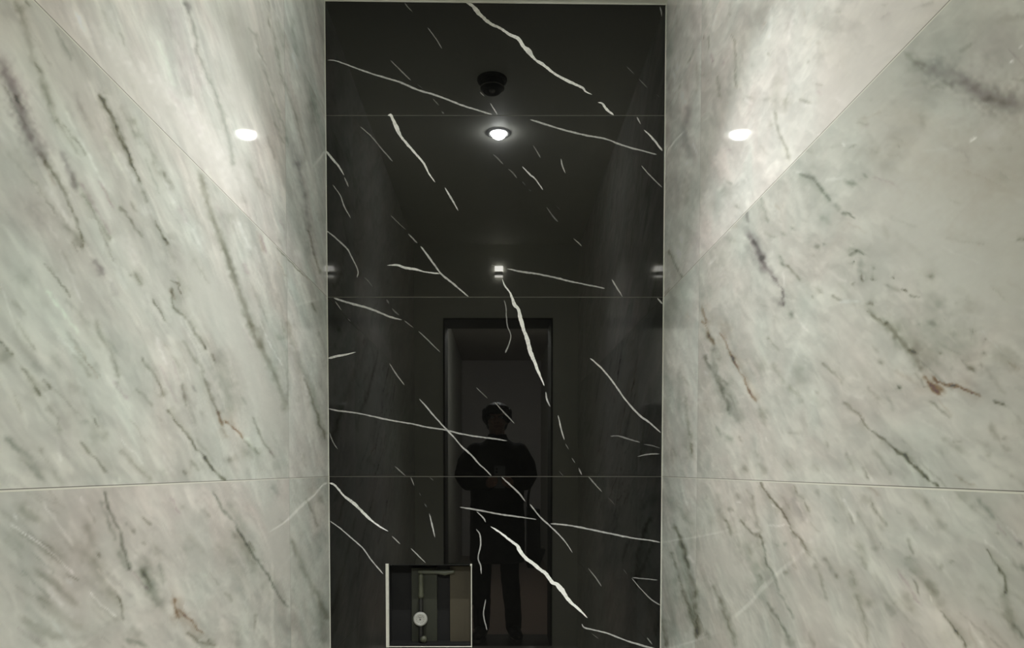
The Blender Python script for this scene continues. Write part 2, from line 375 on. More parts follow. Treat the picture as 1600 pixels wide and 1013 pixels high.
 ([(1364,705),(1378,722),(1392,741)],3,.12,'n'),([(1346,731),(1352,740),(1357,749)],2,.3,'n'),([(1320,705),(1328,722),(1335,738)],3,.12,'n'),([(1410,740),(1420,745)],10,.06,'g'),
 ([(1187,753),(1210,786),(1225,804),(1238,828)],1.7,.38,'n'),([(1238,828),(1253,848),(1267,870)],2.3,.3,'n'),([(1238,756),(1246,771)],1.6,.26,'n'),([(1258,784),(1266,801)],2,.2,'n'),([(1222,775),(1236,796)],3,.12,'n'),([(1275,765),(1280,775)],3,.12,'n'),([(1205,790),(1212,793)],1.5,-.15,'n'),
 ([(1271,881),(1283,905),(1292,938)],2.4,.2,'n'),([(1287,871),(1297,888),(1307,904)],3.2,.22,'n'),([(1304,898),(1310,904)],4,.16,'n'),
 ([(1156,812),(1168,824),(1179,838)],2.2,.3,'n'),([(1179,838),(1187,833),(1194,853)],2.6,.34,'n'),([(1183,838),(1190,841)],3.6,.26,'n'),([(1190,831),(1180,815)],1.8,.2,'n'),([(1192,848),(1199,881),(1212,907),(1217,928)],2.2,.24,'g'),([(1217,928),(1228,943),(1241,969)],2,.24,'g'),
 ([(1160,845),(1175,880),(1186,910),(1192,945)],10,.1,'g'),([(1190,870),(1202,920)],12,.09,'g'),([(1186,895),(1191,908)],2,.2,'n'),([(1197,940),(1207,953),(1215,966),(1233,999)],2.4,.26,'g'),([(1205,950),(1209,957)],2.5,.2,'n'),([(1230,997),(1240,1012)],5,.16,'n'),
 ([(1133,812),(1138,824),(1143,838)],2,.28,'n'),([(1122,795),(1133,815)],4,.14,'n'),([(1138,792),(1148,800)],3,.2,'n'),([(1150,770),(1158,780)],4,.16,'n'),([(1175,775),(1185,830)],3,.12,'n'),([(1120,770),(1128,800)],4,.12,'g'),
 ([(1045,775),(1075,815)],7,.13,'g'),([(1053,822),(1062,842),(1069,861),(1076,894),(1086,922),(1088,958),(1089,997)],3.4,.4,'n'),([(1048,863),(1061,907),(1076,946),(1084,971),(1088,1000)],2.4,.26,'n'),([(1060,850),(1075,920),(1083,970)],8,.14,'g'),
 ([(1074,800),(1085,860)],7,.1,'g'),([(1112,912),(1128,943),(1140,976),(1151,1012)],3.4,.22,'n'),([(1124,935),(1132,960)],4,.12,'n'),([(1095,890),(1108,925)],3,.12,'n'),([(1108,905),(1122,955)],1.6,-.06,'n'),
 ([(1035,966),(1043,1012)],4,.3,'n'),([(1050,900),(1050,1000)],8,.12,'g'),([(1208,848),(1218,852)],4,.15,'g'),([(1223,848),(1230,854)],3,.18,'g'),([(1225,892),(1228,900)],2.5,.22,'n'),([(1235,870),(1245,890)],3,.12,'n'),
 ([(1199,821),(1235,821)],1,-.12,'n'),([(1148,784),(1158,784)],1,-.1,'n'),([(1265,990),(1272,1012)],3,.2,'n'),([(1300,760),(1318,800)],6,.09,'n'),
 ([(1526,779),(1538,794),(1552,810)],4,.24,'g'),([(1443,781),(1460,805),(1479,830)],7,.13,'n'),([(1420,765),(1450,790)],8,.08,'n'),([(1470,775),(1485,795)],1.5,-.05,'n'),([(1490,770),(1520,775)],12,.08,'n'),
 ([(1541,858),(1551,874),(1561,892)],1.8,.32,'n'),([(1559,888),(1570,902),(1572,928)],2.4,.32,'n'),([(1570,925),(1575,929)],3,.25,'n'),([(1565,925),(1575,950),(1582,975)],7,.18,'n'),([(1580,972),(1590,985),(1602,1000)],4,.28,'g'),
 ([(1469,956),(1480,970),(1495,989)],2,.36,'n'),([(1492,985),(1502,998),(1511,1014)],2.2,.5,'n'),([(1418,871),(1440,900),(1460,930),(1474,953)],9,.15,'n'),([(1450,905),(1465,935)],6,.12,'n'),([(1428,907),(1433,918),(1437,929)],1.9,.3,'n'),([(1452,930),(1458,940)],1.5,-.08,'n'),
 ([(1345,775),(1361,786)],5,.12,'n'),([(1361,786),(1372,803),(1385,822)],2.6,.22,'n'),([(1372,820),(1385,828)],9,.1,'n'),([(1418,840),(1422,855),(1428,868)],2.6,.22,'n'),([(1415,872),(1425,873)],3,.2,'n'),
 ([(1340,845),(1352,880)],9,.12,'n'),([(1345,870),(1355,890)],3,.14,'n'),([(1336,928),(1345,950),(1353,976),(1356,1005)],3.6,.18,'n'),([(1350,940),(1368,942)],8,.1,'n'),([(1330,890),(1340,915)],4,.14,'n'),
 ([(1382,940),(1400,963)],5,.13,'n'),([(1410,925),(1430,958)],8,.12,'n'),([(1594,845),(1598,855)],5,.25,'g'),([(1597,880),(1599,895)],5,.24,'g'),([(1578,875),(1592,890)],3,.16,'n'),
 ([(1318,778),(1328,798),(1338,818)],1.8,-.08,'n'),([(1325,800),(1335,820)],2.6,.18,'n'),([(1519,791),(1521,791)],3.4,.24,'n'),([(1556,833),(1562,833)],2.6,.2,'n'),([(1374,849),(1375,850)],1.6,.4,'n'),([(1378,856),(1380,858)],1.6,.3,'n'),([(1365,850),(1370,862)],5,.12,'n'),([(1483,877),(1490,878)],2,.2,'n'),([(1470,880),(1473,890)],3,.16,'n'),([(1488,900),(1500,960)],18,.05,'n'),([(1448,820),(1449,830)],1.5,-.08,'n'),([(1460,985),(1490,1012)],14,.06,'n'),([(1540,905),(1530,930)],16,.05,'n'),
]
def faint_streaks(X, n, seed, sign):
    # many short faint streaks lying along the grain, at real places on the tiles
    rr = random.Random(seed)
    out = []
    while len(out) < n:
        px, py = (rr.uniform(0, 508) if X < 0 else rr.uniform(1040, 1600)), rr.uniform(0, 1013)
        d = ray(px, py)
        t = X / d.x
        y, z = CAMY + d.y * t, CAMZ + d.z * t
        ang = math.radians(33 if X < 0 else 29) + rr.gauss(0, .16)
        ln = rr.uniform(.015, .09)
        w = rr.choice([1.6, 2, 2.5, 3.2, 4, 5, 7])
        pts = []
        for k in range(4):
            u = k / 3 * ln
            q = project(X, min(-.002, y + sign * math.cos(ang) * u), z - math.sin(ang) * u + rr.uniform(-.002, .002))
            pts.append(q)
        st = rr.choice([1, 1, 1, -.55]) * rr.uniform(.05, .13)
        if w > 4: st *= .6
        out.append((pts, w, st, rr.choice('nngnnkb') if w < 4 else rr.choice('ngnp')))
    return out
# calm, even patches of marble (mottling fades there)
CALM_R = [([(1470,280),(1560,260),(1590,400)],100,1),([(1440,330),(1520,400)],70,.9),([(1150,900),(1120,860)],22,.7),([(1400,20),(1340,150)],60,.8),([(1240,930),(1300,990)],25,.5),([(1560,960),(1520,920)],25,.5)]
CALM_L = [([(180,90),(300,200),(370,290)],28,.9),([(370,20),(380,120),(370,160)],30,.7),([(330,450),(360,500),(400,600),(430,660)],30,.8),([(430,800),(440,880)],22,.9),([(200,900),(170,850)],12,.6),([(300,400),(310,470)],18,.6)]

# Veins of the black tiles: points, widths along the vein, brightness
VEINS = [
 ([(727,2),(739,10),(749,22),(765,36),(781,44),(796,54),(810,61),(818,73),(826,80),(836,93),(848,101),(866,115),(884,125),(897,131),(911,138),(915,143),(925,148)],[4,5,6.5,4.5,4,4,6,4.5,8,4,5,4,4,3.5,3,2.5,1.2],.95),
 ([(934,160),(941,162),(949,172),(959,180)],[1,3.5,4,2.5],.95),
 ([(512,94),(524,95),(547,103),(579,114.5),(607,123),(626,129),(654,141),(678,148),(700,156),(723,165),(749,173),(769,179)],[1,2,2.2,2.6,2.6,2.6,2.8,2.6,2.6,2.6,2.6,2],.5),
 ([(750,144),(757,151)],[1.5,1.5],.22),([(766,161),(777,179)],[1.2,2.2],.5),
 ([(632,4),(638,12),(645,19)],[1.5,2,1],.16),([(668,43),(680,59),(690.5,76)],[1.2,1.8,1.8],.26),
 ([(610,94),(624,108),(642,126)],[1,2,1.6],.22),([(652,132),(661,139)],[1.5,1],.08),([(676,154),(686,165)],[1.4,1.8],.12),([(690,174),(694,178)],[2,2],.12),
 ([(979,104),(991,116)],[1.2,1.6],.16),([(998,123),(1005,131),(1012,138)],[1.2,1.8,1],.1),([(1025,147),(1031,153)],[1,1.5],.06),
 ([(1031,10),(1033,18),(1034,26)],[1.5,2.4,1.5],.35),
 ([(606,180.8),(611,181),(618,196),(625,211),(636,225),(650,241),(662,255),(670,271),(680,285)],[3,5,6.5,4.8,4,3.6,3,2.6,1],.95),
 ([(695,293),(704,308),(716,329.5)],[1.4,3,1.5],.7),
 ([(563,198),(579,212),(595,231),(613.5,252.5)],[1.4,1.8,2,1.8],.22),
 ([(510,236),(518,247),(530,261),(537.5,274)],[2.4,3,3,1.6],.6),([(538,277),(542,286),(544.5,292)],[2,2.4,1.6],.26),
 ([(520,289),(532,306),(537.5,322),(548,341)],[1.2,1.8,2,1.4],.38),
 ([(509,360),(524,371.5),(541.5,388),(547,397),(559,422),(558,434)],[2,2,2.2,2,1.6,1.6],.4),([(569,433),(576,440),(583,450)],[1,1.6,.8],.08),
 ([(828,187),(848,193),(882,203.5),(915,211.5),(945,217),(972,227),(1004,236),(1026,241.5)],[1.6,2.6,2.8,2.8,2.6,2.6,2.4,2],.45),
 ([(995,183),(1001,194)],[2.6,2],.5),([(1006,203),(1018,214.5),(1035,236)],[1.8,3.4,2.6],.75),([(1002,259),(1018,277),(1035,293)],[1.6,2,1.6],.34),
 ([(770,241),(778,248),(786.5,257)],[1.4,2.4,1.8],.14),([(794,264),(801,270),(808,278.5)],[1.4,2.2,2],.14),([(816,284),(821,290)],[2,2],.07),([(826,296),(830,299)],[1.5,1.5],.06),
 ([(816,260),(828,273),(836,279.5),(848.5,297)],[1.4,2.6,2.2,2],.65),([(833,227),(839,237),(844.7,247)],[1,1.4,2.2],.24),
 ([(876.6,248),(878.6,259),(883.5,271)],[1.6,2.2,1.2],.48),([(854,324),(863,337),(872,347)],[1.4,1.8,2.2],.13),([(869,321),(875,328)],[1,1.4],.05),
 ([(610.5,337),(622,348),(634,359)],[2,1.6,1],.14),([(638,365.5),(652,380)],[2.4,2],.28),
 ([(657,385),(668,399),(678,413),(689.5,428),(705.5,441.5),(718,452),(732,464)],[2,2.6,2.6,2.8,3,2.4,1.6],.55),
 ([(605,415),(620,414.5),(634,419),(650,421),(664,425),(687.5,428)],[1,3,4,3.2,2.2,2],.75),
 ([(792,420),(816,425),(838,428),(870,434.5),(885.5,438.6),(909,443.5),(945,451)],[1.6,2.8,2.6,3,2.8,2.2,2],.42),([(768,414),(776,417)],[1,1.2],.2),
 ([(955.6,436.6),(964,450),(972.4,464)],[1.8,2.4,1.6],.4),([(896,373),(903,379),(909,385)],[1,1.8,1.6],.24),
 ([(1027,466),(1035,475.5)],[2,3],.6),
 ([(784.5,435.6),(788.5,446.5),(796,456),(800,465),(804,476),(810,484),(814,500),(819,517),(823,528),(828,547.5),(834,563),(842,583),(850.6,603)],[1.2,2,2.5,4,5,6,6,5.5,6,7,4.5,3.4,1.4],.95),
 ([(852.6,612.6),(854.6,624.5),(859.5,636)],[1.4,3.2,1.4],.5),
 ([(787.5,469),(790.4,480),(792.4,507.6),(797,520),(798,526),(795.4,537.6),(789.5,552)],[1,1.4,1.8,1.8,2,2,2.4],.3),
 ([(521.7,466),(547,474),(573,481),(598.7,491),(614.5,497),(628,500)],[2.6,3.4,3,3,2.8,2],.5),([(632,501),(646,512.6)],[2.2,1.4],.15),([(654,518),(670,533),(687.6,550.5)],[1.6,1.8,1.4],.24),
 ([(523.7,471),(533.6,485)],[1.2,1.6],.28),([(543,498),(548,503)],[1,1.4],.16),([(604,468),(608,475)],[3,2],.12),([(612.5,482),(618,488),(624,493)],[1.6,2.4,1.8],.12),
 ([(513,560),(526,557),(539.5,554.4),(556,550.5)],[3,3.4,2.8,1.4],.72),([(608.6,568),(618.5,584),(632,602)],[1.2,2,1.4],.32),
 ([(513,639),(527.6,642),(559,646),(583,651),(610.6,657),(646,663),(668,668),(695.7,672),(719,678),(749,683),(772.7,686),(792.4,689)],[1.6,2.2,2.2,2.4,2.4,2.4,2.4,2,2.4,2.6,2.2,1.6],.42),
 ([(655,623.5),(668,638),(679.7,652),(700,674),(709.5,683.7),(721,697.6),(737,712),(749,725.7),(757,732.6),(767.7,744)],[1.4,2.2,2.4,2.4,2.2,2.6,2.4,2.4,2.2,2],.48),
 ([(514.8,676),(519.7,689.7),(527.6,702.5)],[1.8,1.8,1.2],.24),([(744,605.8),(761.8,622.5)],[1.6,1.4],.14),([(772.7,628.5),(788.5,646),(804,662)],[1.4,2,1.8],.24),
 ([(922,560),(937,573),(954.6,593),(968.5,612.7),(980,628.5),(1000,650),(1014,660),(1032.6,676.4)],[1.6,2.4,2.4,2.6,2.4,3,2.4,1.6],.58),
 ([(871.7,649),(875.7,666),(881.6,687.7)],[1.4,2.6,1.6],.5),([(883.6,693.6),(888.5,702.5)],[1.4,1.4],.22),([(893.4,715.8),(898.4,723.7)],[1.6,1.6],.2),([(904,731.6),(908.8,742.4)],[1.4,2.4],.38),([(873,736),(880,744)],[1,1.4],.1),
 ([(953.6,681.8),(966.5,681.8),(980,685.7),(1000,691.6)],[2,1.8,2.4,1.6],.2),([(1006,694.6),(1018,696.6),(1031.6,700.5)],[1.6,2,1.4],.13),([(996,713.8),(1012,710),(1030.6,709.5)],[1.2,2.2,1.6],.28),
 ([(919,744.6),(929,756),(940.8,769)],[1.6,2.2,1.2],.24),([(950,778),(956,784),(961,790)],[1,1.6,.8],.06),
 ([(514.8,755),(523.7,759),(537.5,775),(553,787),(565,798.7),(579,812.5),(590.8,821.4),(606.6,830.7)],[2.6,3,3,4.8,4,3,2.6,1.4],.85),([(612.5,838),(625.4,850.4)],[1.8,1.6],.32),([(642,857),(653,868),(664.9,879.7)],[1.4,2,1.4],.36),
 ([(515.8,814.5),(531.6,826),(547,839),(568,858),(579,873.7),(598.7,897.4)],[1.8,1.8,2,2,2.2,1.6],.45),
 ([(616.5,728.6),(625,736),(634,744)],[1.2,1.8,1.2],.2),([(642,746),(647,759)],[2,1.4],.32),([(655,770),(658,775)],[1.4,1.4],.08),([(663,787),(667,793)],[1.4,2],.12),([(670.8,802.7),(675.7,822.4),(679.7,840)],[1,2.8,1],.46),([(671,746),(677,751)],[1,1.4],.12),
 ([(783.5,745.5),(796,757),(810,770),(821,784)],[1.8,2.4,2.4,1.6],.45),([(828,788),(843.7,807.6),(859.5,822.4),(873.7,836),(885.5,850),(894.4,864)],[2,2.4,2.4,2,1.6,1],.42),
 ([(718.4,792.8),(749,797.7),(780.6,803.7),(808,807.6),(838,812)],[1.6,2.6,2.6,2.4,1.6],.42),([(860,818.5),(889.5,821.4),(929,829),(952.7,834),(988,841),(1018,845),(1031.6,848)],[2,2.4,2.6,3,2.4,2.2,1.8],.4),
 ([(745,799.7),(755,809.6),(759,816.5)],[1.4,2.4,1.6],.42),
 ([(766.7,823),(780.6,832),(796,844),(808,853),(812,861),(821,872),(834,882),(845,891),(853,897),(862,909.7),(869.7,913),(877.6,922),(889.5,939),(905,953),(918,966)],[1.4,3,3.4,4,6.5,6.5,5,5.5,5.5,6,6,7,5,4,1.4],1.0),
 ([(744,827),(750,836),(751,852),(747,871.8),(751,883.6),(752,897.4)],[1.4,2.2,2.2,1.8,2.2,1.4],.38),([(758.9,936.7),(755.7,959.8),(761,985)],[1.8,2,1.6],.34),
 ([(909,975),(913,980.8),(929,984.8),(948.7,989.7),(968.5,997.6),(988,1004.5),(1019.8,1013.5),(1030,1016)],[1.4,2.4,2.2,2.6,2.4,2.8,2.4,1.6],.45),
 ([(988,902.8),(1008,904.8),(1027.7,906.8)],[1.6,2,1.4],.25),([(987,903.8),(1004,923.6),(1018,937.4),(1031.6,946.3)],[1.4,1.8,2,1.6],.3),
 ([(919,888),(930,902),(939.8,916.7)],[1,1.8,1.4],.2),([(1011,996.6),(1019,1007.5)],[2,1.4],.24),([(924,990),(935,998)],[1,1.4],.08),([(974,890),(980,898)],[1,1],.06),
 # veins of the same tiles further down, below the photographed strip
 ([(520,1060),(570,1090),(640,1150),(700,1180)],[2,4,3,1.5],.7),([(800,1040),(860,1090),(930,1180),(960,1240)],[2,5,4,2],.9),([(600,1200),(700,1215),(840,1240)],[1.5,2.4,1.5],.4),([(940,1050),(1000,1100)],[1.5,2],.4),
]

# ------------------------------------------------------------------ numpy value noise
rng = np.random.RandomState(11)
LAT = rng.rand(256, 256)
def vnoise(x, y, seed=0):
    x = x + seed * 17.3
    y = y + seed * 31.7
    xi = np.floor(x).astype(int)
    yi = np.floor(y).astype(int)
    fx = x - xi
    fy = y - yi
    fx = fx * fx * (3 - 2 * fx)
    fy = fy * fy * (3 - 2 * fy)
    a = LAT[xi % 256, yi % 256]
    b = LAT[(xi + 1) % 256, yi % 256]
    c = LAT[xi % 256, (yi + 1) % 256]
    d = LAT[(xi + 1) % 256, (yi + 1) % 256]
    return (a * (1 - fx) + b * fx) * (1 - fy) + (c * (1 - fx) + d * fx) * fy
def fbm(x, y, seed=0, octv=4):
    s = 0
    a = 0.5
    for k in range(octv):
        s = s + a * (vnoise(x, y, seed + k * 3) - 0.5)
        x, y = x * 2.03, y * 2.03
        a *= 0.55
    return s

TINT = {'n': (1.0, 1.0, 1.14), 'g': (1.03, 0.96, 1.06), 'p': (.97, 1.03, 1.0), 'b': (.78, 1.0, 1.22), 'k': (.8, 1.15, .95)}

def seg_dist(px, py, pts):
    """distance to a polyline and the position along it (0..1)"""
    best = np.full(px.shape, 1e9)
    tpos = np.zeros(px.shape)
    sgn = np.ones(px.shape)
    L = [0]
    for a, b in zip(pts, pts[1:]):
        L.append(L[-1] + math.hypot(b[0] - a[0], b[1] - a[1]))
    T = max(L[-1], 1e-6)
    for i, (a, b) in enumerate(zip(pts, pts[1:])):
        dx, dy = b[0] - a[0], b[1] - a[1]
        l2 = dx * dx + dy * dy + 1e-9
        t = np.clip(((px - a[0]) * dx + (py - a[1]) * dy) / l2, 0, 1)
        d = np.hypot(px - (a[0] + t * dx), py - (a[1] + t * dy))
        m = d < best
        best[m] = d[m]
        tpos[m] = ((L[i] + t * math.sqrt(l2)) / T)[m]
        cr = (px - a[0]) * dy - (py - a[1]) * dx
        sgn[m] = np.sign(cr)[m]
    return best, tpos, T, sgn

def marble_mesh(name, X, strokes, calm, uy, zz, tile_cols, joint_y, slope_sign, m):
    """a wall of polished marble tiles; the vein pattern is stored per point of the surface"""
    ny, nz = len(uy), len(zz)
    Y, Z = np.meshgrid(uy, zz, indexing='ij')
    Y = Y.ravel()
    Z = Z.ravel()
    dyc = Y - CAMY
    valid = dyc > 0.35
    fx = np.where(valid, dyc * cp - (Z - CAMZ) * sp, 1.0)
    px = np.where(valid, CX + F * X / fx, -9999.0)
    py = np.where(valid, CY - F * (dyc * sp + (Z - CAMZ) * cp) / fx, -9999.0)
    px0, py0 = px.copy(), py.copy()
    # small wander so that no vein is a clean line
    wx = fbm(px0 / 11, py0 / 11, 1, 3)
    wy = fbm(px0 / 11, py0 / 11, 5, 3)
    px = px0 + wx * 6 + fbm(px0 / 4, py0 / 4, 13, 2) * 1.5
    py = py0 + wy * 6 + fbm(px0 / 4, py0 / 4, 15, 2) * 1.5
    th = math.radians(33 if slope_sign > 0 else 29)
    # a: along the veins (downwards), b: across
    a = Y * math.cos(th) * slope_sign - Z * math.sin(th)
    b = Y * math.sin(th) * slope_sign + Z * math.cos(th)
    row = np.digitize(Z, [Z_R3, Z_R2, Z_R1])
    coli = (Y < joint_y).astype(int)
    tid = row * 2 + coli
    a2 = a + row * 3.7 + coli * 1.9
    b2 = b + row * 1.3 + coli * 5.1
    wob = fbm(a2 * 5, b2 * 5, 9, 3) * 0.22
    n1 = fbm(a2 * 3.0, (b2 + wob * .4) * 14, 20, 5)
    n2 = fbm(a2 * 9.0, (b2 + wob * .3) * 42, 33, 4)
    n3 = fbm(a2 * 5.0, (b2 + wob) * 9, 45, 4)
    n4 = fbm(a2 * 30, b2 * 75, 52, 3)
    n5 = fbm(a2 * 7 + n1 * 1.5, (b2 + wob * .5) * 22 + n1 * 2, 57, 4)
    n6 = fbm(a2 * 14 + n2, (b2 + wob * .5) * 36 + n2 * 2, 157, 4)
    ridge = np.abs(fbm(a2 * 3.2, (b2 + wob * .6) * 17, 61, 4))
    veins = np.clip(1 - ridge / 0.012, 0, 1) * np.clip(fbm(a2 * 6, b2 * 8, 71, 3) * 5 + .1, 0, 1)
    cal = np.ones(len(Y))
    for pts, w, s in calm:
        d, t, T, sg = seg_dist(px0, py0, pts)
        cal *= 1 - s * np.exp(-(d / w) ** 2)
    R = np.zeros(len(Y))
    G = np.zeros(len(Y))
    B = np.zeros(len(Y))
    patch = np.tanh((n5 - 0.02) * 14) * 0.5
    patch2 = np.tanh((n6 - 0.03) * 18) * 0.5
    mott = cal * (0.13 * n1 + 0.11 * n2 + 0.08 * n4 + 0.05 * patch + 0.045 * patch2)
    mott = mott - cal * 0.10 * veins * (~((px0 > -20) & (px0 < 1620) & (py0 > -20) & (py0 < 1040))) - 0.02 * cal * veins
    R += mott
    G += mott
    B += mott
    # greenish / pinkish clouds
    R += cal * n3 * 0.055
    G -= cal * n3 * 0.015
    B -= cal * n3 * 0.01
    for pts, w, s, tn in strokes:
        xs = [p[0] for p in pts]
        ys = [p[1] for p in pts]
        mg = w * 6 + 14
        idx = np.where((px0 > min(xs) - mg) & (px0 < max(xs) + mg) & (py0 > min(ys) - mg) & (py0 < max(ys) + mg))[0]
        if len(idx) == 0:
            continue
        # keep a stroke on the row of tiles where it starts
        mid = pts[len(pts) // 2]
        midrow = ROWOF(X, mid)
        d, t, T, sg = seg_dist(px[idx], py[idx], pts)
        taper = np.clip(np.minimum(t, 1 - t) * T / max(w * 1.5, 4) + .35, 0, 1)
        ww = w * (0.65 + 0.7 * vnoise(px0[idx] / 6, py0[idx] / 6, 80)) * (0.5 + 0.5 * taper)
        k = np.exp(-(d / ww) ** 2) if w > 3 else np.exp(-(d / (ww * 1.05)) ** 2.4)
        k *= taper * (0.75 + 0.5 * vnoise(px0[idx] / 9, py0[idx] / 9, 90))
        k = k * (row[idx] == midrow)
        if w >= 6:
            k *= 0.7 + 0.6 * np.clip(n2[idx] * 3 + .5, 0, 1)
        k *= np.where(abs(s) < .135, .25 + .75 * cal[idx], 1.0) if w < 8 else 1.0
        # strokes stop at the joint of the tile they belong to
        tr, tg, tb = TINT[tn]
        if s > 0 and w < 4.5:
            # a crack with one crisp edge, fading away on its other side
            br = np.clip(0.35 + 1.1 * vnoise(px0[idx] / 9, py0[idx] / 9, 101), 0.3, 1.1)
            flip = np.sign(fbm(px0[idx] / 60, py0[idx] / 60, 77, 2) + (0.12 if (len(pts) + int(w * 10)) % 2 else -0.12))
            soft = np.clip(sg * flip, 0, 1)
            tail = np.exp(-d / (2.6 * w + 3)) * taper * soft * np.clip(n2[idx] * 4 + .6, 0.1, 1.2)
            k = k * br * 0.66 + 0.34 * tail * (row[idx] == midrow)
            s_ = s
        else:
            s_ = s * 0.85 if s > 0 else s * (0.5 + vnoise(px0[idx] / 6, py0[idx] / 6, 111))
        R[idx] -= s_ * k * tr
        G[idx] -= s_ * k * tg
        B[idx] -= s_ * k * tb
    R, G, B = [np.maximum(q, -0.5) for q in (R, G, B)]
    base = np.array([[tile_cols[i][0] + 15, tile_cols[i][1] + 15, tile_cols[i][2] + 20] for i in range(8)])[tid]
    col = np.zeros((len(Y), 4), dtype=np.float32)
    for c, ch in enumerate((R, G, B)):
        v = np.clip(base[:, c] / 255.0 * (1 + ch), 0.02, 0.98)
        col[:, c] = np.where(v <= .04045, v / 12.92, ((v + .055) / 1.055) ** 2.4)
    col[:, 3] = 1
    co = np.zeros((len(Y), 3), dtype=np.float32)
    co[:, 0] = X
    co[:, 1] = Y
    co[:, 2] = Z
    i = np.arange(ny - 1)[:, None] * nz + np.arange(nz - 1)[None, :]
    if X < 0:
        q = np.stack([i, i + nz, i + nz + 1, i + 1], -1)
    else:
        q = np.stack([i, i + 1, i + nz + 1, i + nz], -1)
    q = q.reshape(-1, 4)
    # backing: an outer skin 12 mm behind gives the wall its thickness
    nb = len(co)
    s = 0.10 if X > 0 else -0.10
    y0, y1, z0, z1 = uy[0], uy[-1], zz[0], zz[-1]
    back = np.array([[X + s, y0, z0], [X + s, y1, z0], [X + s, y1, z1], [X + s, y0, z1]], dtype=np.float32)
    co = np.vstack([co, back])
    col = np.vstack([col, np.tile(np.array([[.5, .5, .45, 1]], dtype=np.float32), (4, 1))])
    c00, c10, c11, c01 = 0, (ny - 1) * nz, ny * nz - 1, nz - 1
    extra = [[nb, nb + 1, nb + 2, nb + 3] if X > 0 else [nb + 3, nb + 2, nb + 1, nb], [c00, nb, nb + 3, c01], [c10, c11, nb + 2, nb + 1], [c01, nb + 3, nb + 2, c11], [c00, c10, nb + 1, nb]]
    q = np.vstack([q, np.array(extra)])
    me = bpy.data.meshes.new(name)
    me.vertices.add(len(co))
    me.vertices.foreach_set('co', co.ravel())
    me.loops.add(q.size)
    me.loops.foreach_set('vertex_index', q.ravel().astype(np.int32))
    me.polygons.add(len(q))
    me.polygons.foreach_set('loop_start', (np.arange(len(q)) * 4).astype(np.int32))
    me.update(calc_edges=True)
    me.validate()
    at = me.color_attributes.new('marble', 'FLOAT_COLOR', 'POINT')
    at.data.foreach_set('color', col.ravel())
    me.materials.append(m)
    return tag(link_obj(name, me), kind='structure')

def ROWOF(X, p):
    d = ray(p[0], p[1])
    t = X / d.x
    z = CAMZ + d.z * t
    return int(np.digitize(np.array([z]), [Z_R3, Z_R2, Z_R1])[0])

def marble_mat(name, joint_y):
    m = bpy.data.materials.new(name)
    m.use_nodes = True
    nt = m.node_tree
    N = nt.nodes
    L = nt.links
    b = N['Principled BSDF']
    at = N.new('ShaderNodeAttribute')
    at.attribute_name = 'marble'
    geo = N.new('ShaderNodeNewGeometry')
    sep = N.new('ShaderNodeSeparateXYZ')
    L.new(geo.outputs['Position'], sep.inputs[0])
    def near(axis, val, half):
        s = N.new('ShaderNodeMath'); s.operation = 'SUBTRACT'
        L.new(sep.outputs[axis], s.inputs[0]); s.inputs[1].default_value = val
        a = N.new('ShaderNodeMath'); a.operation = 'ABSOLUTE'
        L.new(s.outputs[0], a.inputs[0])
        c = N.new('ShaderNodeMath'); c.operation = 'LESS_THAN'
        L.new(a.outputs[0], c.inputs[0]); c.inputs[1].default_value = half
        return c.outputs[0]
    def vmax(a, c):
        mx = N.new('ShaderNodeMath'); mx.operation = 'MAXIMUM'
        L.new(a, mx.inputs[0]); L.new(c, mx.inputs[1])
        return mx.outputs[0]
    dark = None
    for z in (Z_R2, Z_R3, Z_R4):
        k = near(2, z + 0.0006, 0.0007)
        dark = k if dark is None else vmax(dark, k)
    lite = None  # pale band below each joint: a bevel highlight put into the colour
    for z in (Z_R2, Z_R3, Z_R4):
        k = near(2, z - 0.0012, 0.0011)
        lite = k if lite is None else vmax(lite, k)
    vj = near(1, joint_y, 0.0009)
    
    # fine grain over the stored pattern
    mp = N.new('ShaderNodeMapping')
    mp.inputs['Rotation'].default_value = (math.radians(30 if joint_y > -.45 else -33), 0, 0)
    mp.inputs['Scale'].default_value = (1, 35, 140)
    L.new(geo.outputs['Position'], mp.inputs[0])
    nz = N.new('ShaderNodeTexNoise'); nz.inputs['Scale'].default_value = 1.0; nz.inputs['Detail'].default_value = 3
    L.new(mp.outputs[0], nz.inputs['Vector'])
    mr = N.new('ShaderNodeMapRange')
    mr.inputs['To Min'].default_value = 0.965; mr.inputs['To Max'].default_value = 1.035
    L.new(nz.outputs['Fac'], mr.inputs[0])
    vm = N.new('ShaderNodeVectorMath'); vm.operation = 'SCALE'
    L.new(at.outputs['Color'], vm.inputs[0]); L.new(mr.outputs[0], vm.inputs['Scale'])
    def mix(fac, a, colr, amount=1.0):
        x = N.new('ShaderNodeMix'); x.data_type = 'RGBA'
        if amount < 1:
            q = N.new('ShaderNodeMath'); q.operation = 'MULTIPLY'
            L.new(fac, q.inputs[0]); q.inputs[1].default_value = amount
            fac = q.outputs[0]
        L.new(fac, x.inputs[0]); L.new(a, x.inputs[6]); x.inputs[7].default_value = lin(colr) + [1]
        return x.outputs[2]
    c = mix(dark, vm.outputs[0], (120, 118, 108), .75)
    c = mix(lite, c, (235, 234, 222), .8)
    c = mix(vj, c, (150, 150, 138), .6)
    L.new(c, b.inputs['Base Color'])
    b.inputs['Roughness'].default_value = 0.05
    b.inputs['IOR'].default_value = 1.38
    return m

